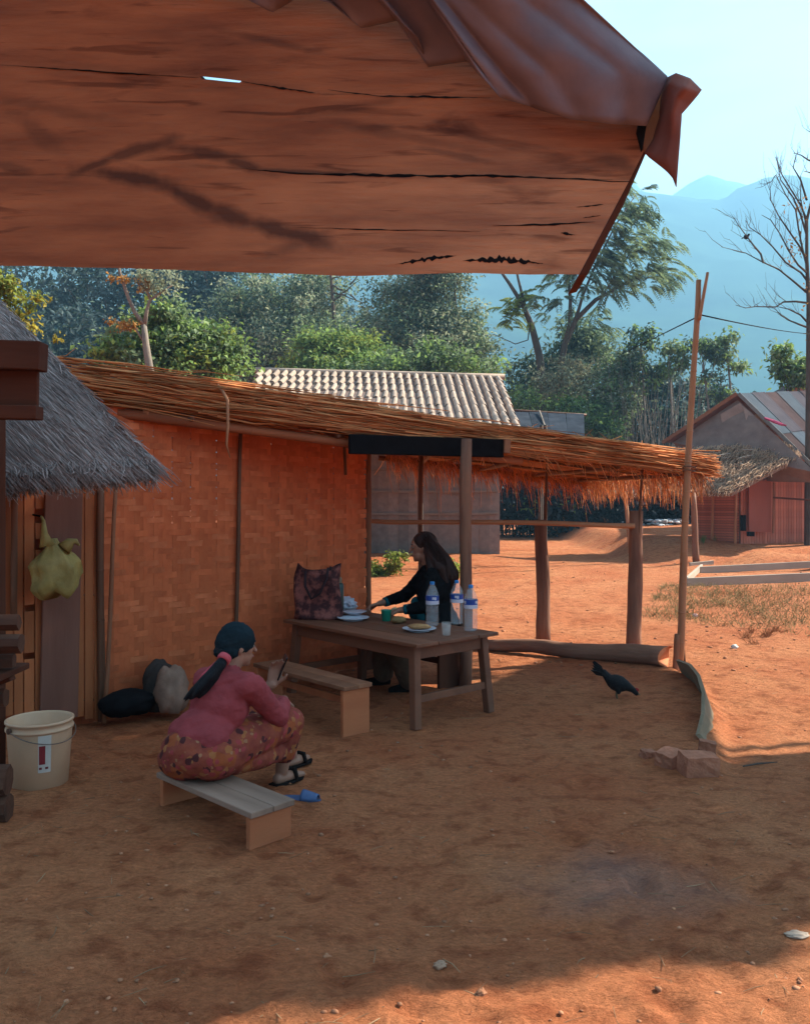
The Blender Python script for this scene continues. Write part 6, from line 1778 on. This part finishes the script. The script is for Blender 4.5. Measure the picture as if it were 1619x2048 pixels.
# walls
g0 = .42
wl = M('hut_weave', (.40, .125, .075), rough=.85, scale=3, col2=(.56, .19, .115), bump=.2, objrand=.2)
cA, cB, cC = P(1385, 1070, 24.0), P(1478, 1068, 22.9), P(1760, 1075, 24.2)
def hutwall(a, b_, top_a, top_b, vertical, nm):
    par = MB().prism([V((a.x, a.y, g0 - .3)), V((b_.x, b_.y, g0 - .3)), V((b_.x, b_.y, top_b)), V((a.x, a.y, top_a))], (0, .03, 0)).build(nm, gabd, rh, fix=True)
    L = (b_ - a).xy.length; d = V((b_.x - a.x, b_.y - a.y, 0)).normalized(); nr = V((d.y, -d.x, 0))
    a0 = V((a.x, a.y, 0)) + nr * .03
    if vertical:
        n = int(L / .085)
        for i in range(n):
            x = (i + .5) * L / n; t = x / L; top_ = top_a + (top_b - top_a) * t
            o = beam('slat', a0 + d * x + V((0, 0, g0 - .2)), a0 + d * x + V((0, 0, top_ - .02)), L / n * .86, .02, wl, None, up=nr, bev=0)
            o.location = o.location - wloc(par); o.parent = par
    else:
        n = int((max(top_a, top_b) - g0 + .2) / .07)
        for i in range(n):
            z = g0 - .2 + (i + .5) * .07
            o = beam('strip', a0 + V((0, 0, z)) + nr * (.008 * (i % 2)), a0 + d * L + V((0, 0, z)) + nr * (.008 * ((i + 1) % 2)), .06, .012, wl, None, up=nr, bev=0)
            o.location = o.location - wloc(par); o.parent = par
    return par
zc = cB.z
hutwall(cA, cB, 1.75, 2.0, False, 'wall'); hutwall(cB, cC, 2.05, 2.55, True, 'wall')
for (x, t_, D) in ((1422, 985, 23.4), (1468, 985, 22.85)):
    p = P(x, 1074, D); pole('wall_post', V((p.x, D - .02, hz(p.x, D) - .1)), P(x + 3, t_, D), .04, .035, bamboo, rh, n=7)
dA, dB = P(1494, 1066, 22.75), P(1542, 1064, 22.75)
dr = beam('door', (P(1518, 1064, 22.80)), P(1518, 962, 22.80), .66, .03, M('red_door', (.26, .075, .048), rough=.85, scale=3, stretch=(1, 1, .2), col2=(.34, .10, .065)), rh, up=V((.2, -1, 0)))
beam('door_post', P(1545, 1066, 22.75), P(1547, 965, 22.75), .05, .05, brown_wood, rh)
beam('door_bar', P(1545, 995, 22.7), P(1619, 1000, 22.8), .03, .05, dark_wood, rh)
MB().box(P(1485, 1046, 22.65), (.11, .1, .42)).box(P(1500, 1068, 22.6), (.16, .12, .12)).build('hole', char_black, rh)
for (x0, y0, x1, y1, D, r_) in ((1247, 962, 1262, 1100, 21.6, .055), (1384, 985, 1392, 1104, 20.2, .085)):
    a = P(x1, y1, D); a.z = hz(a.x, D) - .08
    pole('lean_to_post', a, P(x0, y0, D + .2), r_, r_ * .85, brown_wood if r_ > .06 else bamboo, rh, n=8, wob=.01)
pinkcloth = lump('pink_cloth', P(1548, 846, 22.9) + V((0, 0, 0)), (.30, .08, .04), -.5, cloth('bright_pink', (.40, .06, .12)), 'pink cloth drying on the rusty tin roof of the hut', 'cloth', 8, .7)
pinkcloth.rotation_euler = (.25, .42, -.5)
# taller house at the far right edge
rb_ = thing('red_gabled_house', V((16.5, 30, 0)), 'taller house at the right edge showing a tin roof end and an orange gable', 'house')
MB().prism([P(1583, 762, 29), P(1760, 690, 29), P(1950, 790, 29), P(1950, 1010, 29), P(1583, 1010, 29)], (1.0, 4.5, 0)).build('wall', M('orange_wall', (.30, .10, .05), rough=.9, var=.2), rb_, fix=True)
MB().prism([P(1575, 768, 28.8), P(1760, 680, 28.8), P(1760, 690, 28.8), P(1576, 779, 28.8)], (1.0, 5, 0)).build('roof', sheet_cols[0], rb_, fix=True)
MB().prism([P(1760, 680, 28.8), P(1960, 790, 28.8), P(1960, 800, 28.8), P(1760, 690, 28.8)], (1.0, 5, 0)).build('roof', sheet_cols[0], rb_, fix=True)
# overhead wire between pole and tree
def wire(a, b_, sag, label):
    pts = [V(a).lerp(V(b_), i / 16) + V((0, 0, -sag * 4 * (i / 16) * (1 - i / 16))) for i in range(17)]
    o = MB().tube(pts, .007, 5).build('overhead_wire', char_black, None); return tag(o, label, 'wire', 'wires tied to the bamboo pole')
wire(P(1401, 630, 7.9), P(1235, 712, 27), .0, 'thin dark wire running down from the pole to the left bushes')
wire(P(1401, 630, 7.9), P(1640, 668, 23), .05, 'thin dark wire running from the pole to the bare tree')

# ================================================================== BACK FENCE behind the shelter
bf = thing('back_fence', V((1.5, 37.5, 0)), 'dim bamboo fence with uneven pales and posts far behind the shelter', 'fence')
fence_m = M('grey_pales', (.07, .06, .06), rough=.95, scale=3, col2=(.13, .11, .10), bump=.2, objrand=.3)
for i in range(110):
    x = -4.2 + i * .155; y = 37.5 + .25 * math.sin(x * .4)
    pole('pale', V((x, y, hz(x, y) - .1)), V((x + random.uniform(-.05, .05), y, hz(x, y) + random.uniform(1.5, 2.6))), random.uniform(.028, .05), .03, fence_m, bf, n=5, seg=2)
for i in range(9):
    x = -4.2 + i * 2.05; pole('post', V((x, 37.3, hz(x, 37.3) - .1)), V((x + .05, 37.3, hz(x, 37.3) + random.uniform(2.6, 3.4))), .08, .07, bark_pale, bf, n=7)
for z in (.8, 1.7): pole('rail', V((-4.3, 37.2, z)), V((13, 37.2, z + .1)), .04, .04, fence_m, bf, n=6)
for i, (px, py, D, rx, rz) in enumerate([(760, 1000, 36, 110, 75), (930, 1000, 36, 120, 75), (1090, 990, 36, 120, 85), (1230, 990, 36, 110, 85), (1340, 1000, 35.5, 60, 75)]):
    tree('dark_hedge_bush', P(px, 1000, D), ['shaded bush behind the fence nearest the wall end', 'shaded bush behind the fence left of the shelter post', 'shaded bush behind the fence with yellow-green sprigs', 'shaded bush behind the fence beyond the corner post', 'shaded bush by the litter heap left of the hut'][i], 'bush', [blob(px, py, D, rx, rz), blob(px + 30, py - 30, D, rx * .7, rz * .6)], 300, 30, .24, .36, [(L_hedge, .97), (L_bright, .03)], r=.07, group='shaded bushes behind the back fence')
lt_m = M('litter', (.45, .45, .47), rough=.7, scale=4, col2=(.65, .66, .68), bump=.2, objrand=.2)
lb_ = bmesh.new()
for _ in range(60):
    p = P(rng.normal(1320, 22), 1052, 34); p = V((p.x, 34 + rng.normal() * .5, hz(p.x, 34) + rng.uniform(.02, .22)))
    r_ = bmesh.ops.create_icosphere(lb_, subdivisions=1, radius=rng.uniform(.04, .12)); 
    for v in r_['verts']: v.co = V((v.co.x * 1.3, v.co.y, v.co.z * .5)) + p
me = bpy.data.meshes.new('litter_heap'); lb_.to_mesh(me); lb_.free(); me.materials.append(lt_m)
o = bpy.data.objects.new('litter_heap', me); COL.objects.link(o); tag(o, 'scatter of pale litter below the bushes left of the hut', 'litter', kind='stuff')

# ================================================================== FIELD DETAILS
bed = thing('timber_bed_frame', V((8.4, 15.8, 0)), 'long pale timber boards framing a raised bed on the right', 'bed frame')
tim = M('pale_timber', (.27, .20, .15), rough=.85, scale=3, stretch=(1, 1, .2), col2=(.42, .33, .26), bump=.3)
def gp(px, py, dz=0.0):
    return Gh(px, py, dz)
beam('board', gp(1372, 1172, .06), gp(1700, 1160, .09), .05, .17, tim, bed)
beam('board', gp(1398, 1146, .06), gp(1700, 1133, .09), .05, .15, tim, bed)
beam('end_board', gp(1372, 1166, .05), gp(1402, 1140, .07), .05, .12, tim, bed)
beam('board', gp(1378, 1132, .03), gp(1425, 1129, .05), .05, .09, tim, bed)
# dry grass scattered on the right
def tufts(name, n, region, hmin, hmax, mat, label, clus=60):
    cx = rng.uniform(0, 1, clus); cy = rng.uniform(0, 1, clus); k = rng.integers(0, clus, n)
    u = np.clip(cx[k] + rng.normal(0, .05, n), 0, 1); v = np.clip(cy[k] + rng.normal(0, .05, n), 0, 1)
    a, b_, c, d = [np.array(q) for q in region]
    xy = (a * (1 - u)[:, None] + b_ * u[:, None]) * (1 - v)[:, None] + (d * (1 - u)[:, None] + c * u[:, None]) * v[:, None]
    z = height(xy[:, 0], xy[:, 1])
    A = np.stack([xy[:, 0], xy[:, 1], z - .01], 1)
    B = A + np.stack([rng.normal(0, .05, n), rng.normal(0, .05, n), rng.uniform(hmin, hmax, n)], 1)
    o = strands(name, A, B, rng.uniform(.002, .004, n), mat, None, sag=jit(n, .012)); return tag(o, label, kind='stuff')
dryg = M('dry_grass', (.22, .15, .06), rough=.9, scale=3, col2=(.36, .25, .11), bump=0, island=.4, transl=.2)
def xy(px, py): g = G(px, py, -.06); return (g.x, g.y)
tufts('dry_grass', 5200, [xy(1285, 1232), xy(1700, 1275), xy(1700, 1180), xy(1330, 1178)], .03, .10, dryg, 'sparse dry grass on the sunlit ground before the timber bed', 160)
tufts('dry_grass', 220, [xy(1470, 1275), xy(1560, 1290), xy(1560, 1255), xy(1470, 1250)], .03, .10, M('rust_grass', (.30, .10, .04), rough=.9, col2=(.38, .16, .07), bump=0, transl=.2), 'reddish dry tuft in the sunlit field', 6)
tufts('green_weeds', 500, [xy(1395, 1130), xy(1440, 1130), xy(1440, 1108), xy(1395, 1108)], .06, .2, L_bright, 'small green weeds by the corner of the timber bed', 8)
# pebbles and clods over the yard and the path
def pebbles(name, n, fn, r0, r1, mat, label):
    ico = bmesh.new(); bmesh.ops.create_icosphere(ico, subdivisions=1, radius=1)
    bv = np.array([v.co for v in ico.verts]); bf_ = np.array([[v.index for v in f.verts] for f in ico.faces]); ico.free()
    pts = fn(n); r = r0 + (r1 - r0) * rng.uniform(0, 1, n) ** 3
    S = np.stack([r * rng.uniform(.8, 1.5, n), r * rng.uniform(.8, 1.3, n), r * rng.uniform(.4, .8, n)], 1)
    jitv = 1 + rng.uniform(-.25, .25, (n, len(bv), 1))
    z = height(pts[:, 0], pts[:, 1])
    vs = bv[None] * jitv * S[:, None, :] + np.stack([pts[:, 0], pts[:, 1], z + S[:, 2] * .25], 1)[:, None, :]
    fs = bf_[None] + (np.arange(n) * len(bv))[:, None, None]
    o = np_mesh(name, vs.reshape(-1, 3), fs.reshape(-1, 3), mat); return tag(o, label, kind='stuff')
clod = M('soil_clod', (.30, .115, .058), rough=1, scale=8, col2=(.44, .19, .10), bump=.3, island=.3, objrand=0)
def near_pts(n):
    y = 2.3 + rng.uniform(0, 1, n) ** 1.6 * 7; x = rng.uniform(-.55, .6, n) * y; return np.stack([x, y], 1)
pebbles('soil_clods', 1500, near_pts, .002, .012, clod, 'small red clods and crumbs scattered over the yard')
pebbles('pebbles', 30, near_pts, .003, .014, M('grey_pebble', (.22, .13, .09), rough=.9, scale=8, col2=(.38, .26, .19), island=.3, objrand=0), 'few grey pebbles on the yard')
def far_pts(n):
    y = 8 + rng.uniform(0, 1, n) ** 1.3 * 14; x = rng.uniform(.05, .55, n) * y; return np.stack([x, y], 1)
pebbles('soil_clods', 700, far_pts, .005, .026, clod, 'red clods scattered over the sunlit field')
# short straws and leaf litter lying on the yard
N_ = 420
_p = near_pts(N_); _z = height(_p[:, 0], _p[:, 1]); _a = rng.uniform(0, 6.28, N_); _l = rng.uniform(.015, .075, N_)
_d = np.stack([np.cos(_a) * _l, np.sin(_a) * _l, rng.normal(0, .003, N_)], 1); _c = np.stack([_p[:, 0], _p[:, 1], _z + .004], 1)
o = strands('straw_litter', _c - _d, _c + _d, rng.uniform(.0008, .0022, N_), M('litter_straw', (.24, .12, .06), rough=.9, col2=(.44, .27, .15), bump=0, island=.4, objrand=0), None, sag=jit(N_, .003)); tag(o, 'short straws and stalks littering the yard', kind='stuff')
# a few single bits on the ground
def stone(px, py, size, rz, mat, label, cat='stone', name='stone', z=0.0):
    g = G(px, py, z); return lump(name, (g.x, g.y, hz(g.x, g.y) - size[2] * .3), size, rz, mat, label, cat, int(px) % 50, .8, .7)
pst = M('pale_stone', (.34, .19, .12), rough=.9, scale=14, col2=(.50, .30, .20), bump=.4)
stone(880, 1938, (.022, .016, .013), .3, pst, 'small pale stone alone on the near yard')
stone(1592, 1874, (.045, .026, .010), .1, M('pale_scrap', (.5, .34, .25), rough=.8, scale=9, bump=.3), 'flat pale scrap on the ground at the lower right', 'scrap', 'paper_scrap')
stone(962, 2002, (.018, .013, .014), .5, clod, 'small red clod near the lower edge of the shade')
stone(1468, 1297, (.045, .03, .03), .5, M('white_scrap', (.6, .55, .5), rough=.8, bump=.3), 'white crumpled scrap on the sunlit path', 'scrap', 'paper_scrap', -.1)
stone(1389, 1236, (.04, .03, .03), .2, M('pink_scrap', (.5, .3, .27), rough=.8, bump=.3), 'small pink scrap on the sunlit path by the pole', 'scrap', 'paper_scrap', -.1)
g = gp(1520, 1532, .008); o = MB().tube([g + V((-.12, -.03, 0)), g + V((-.02, 0, .006)), g + V((.12, .045, .002))], [.005, .007, .003], 5).build('twig', bark, None); tag(o, 'thin dark twig lying on the shaded path right of the bricks', 'twig')
# dirt bank lip at the right with an earth ledge
lump('earth_mound', V((12.0, 22.3, hz(12.0, 22.3) - .15)), (1.2, .5, .42), .1, SOIL, 'small red earth mound against the hut wall at the right', 'mound', 6, .5, .5)

# ================================================================== unseen tree added off to the right, crown cut to the yard's shade outline
SHK = 1 / math.tan(SUN_EL); HC = 7.0
poly = [(-6.5, -.2), (-1.6, .3), (-1.4, 2.2), (-.9, 2.40), (-.28, 2.58), (.3, 2.73), (.79, 2.90), (1.2, 2.86), (1.36, 2.88), (1.32, 3.02), (1.5, 3.14), (2.2, 3.25), (3.2, 3.3), (5.5, 3.2), (6.6, 4.4), (6.2, 5.9), (4.6, 6.2), (3.2, 5.68), (2.6, 5.50), (1.95, 5.28), (2.12, 5.9), (2.34, 6.7), (2.42, 7.4), (2.38, 7.8), (1.5, 8.45), (1.25, 8.1), (.75, 7.25), (.2, 7.0), (-.6, 6.9), (-1.2, 7.2), (-6.5, 6.5)]  # ground outline of the wanted shade, carried sunward to shape the added crown
def inside(x, y):
    c = np.zeros(len(x), bool); n = len(poly); j = n - 1
    for i in range(n):
        xi, yi = poly[i]; xj, yj = poly[j]
        c ^= ((yi > y) != (yj > y)) & (x < (xj - xi) * (y - yi) / (yj - yi + 1e-12) + xi); j = i
    return c
rt = thing('added_shade_tree', V((13.0, 8.75, hz(13.0, 8.75))), 'added unseen tree beyond the right edge, its flat crown shaped to shade the yard', 'tree')
N_ = 70000
x = rng.uniform(-6.6, 6.7, N_); y = rng.uniform(-.3, 8.5, N_)
ok = inside(x, y); x, y = x[ok], y[ok]
zz = HC + rng.normal(0, .05, len(x))
k = SHK * zz
X_, Y_ = x + math.sin(SUN_AZ) * k, y + math.cos(SUN_AZ) * k
ok = ~((809.5 + 1700 * X_ / Y_ < 1720) & (1000 - 1700 * (zz - EYE) / Y_ > -90)); x, y, zz, k = x[ok], y[ok], zz[ok], k[ok]
C = np.stack([x + math.sin(SUN_AZ) * k, y + math.cos(SUN_AZ) * k, zz], 1)
leaf_cards(C, rng.normal(size=(len(x), 3)) * [1, 1, .4], rng.normal(size=(len(x), 3)) * .4 + np.array(SUN_DIR), .19 * rng.uniform(.6, 1.3, len(x)), .12, 'crown', L_mid, rt)
mb = MB(); fk = V((12.6, 8.5, 4.6)); limb(mb, rt.location, fk, .30, .22, .02)
sel = C[(y < 5) & (x > -5)]
for i in rng.choice(len(sel), 14, replace=False):
    m_ = fk.lerp(V(sel[i]), .5) + V((0, 0, .6)); p = limb(mb, fk, m_, .08, .04, .05, 4); limb(mb, p[-1], V(sel[i]), .04, .010, .06, 4)
mb.build('trunk', bark, rt, smooth=True)
print('script done', len(bpy.data.objects))
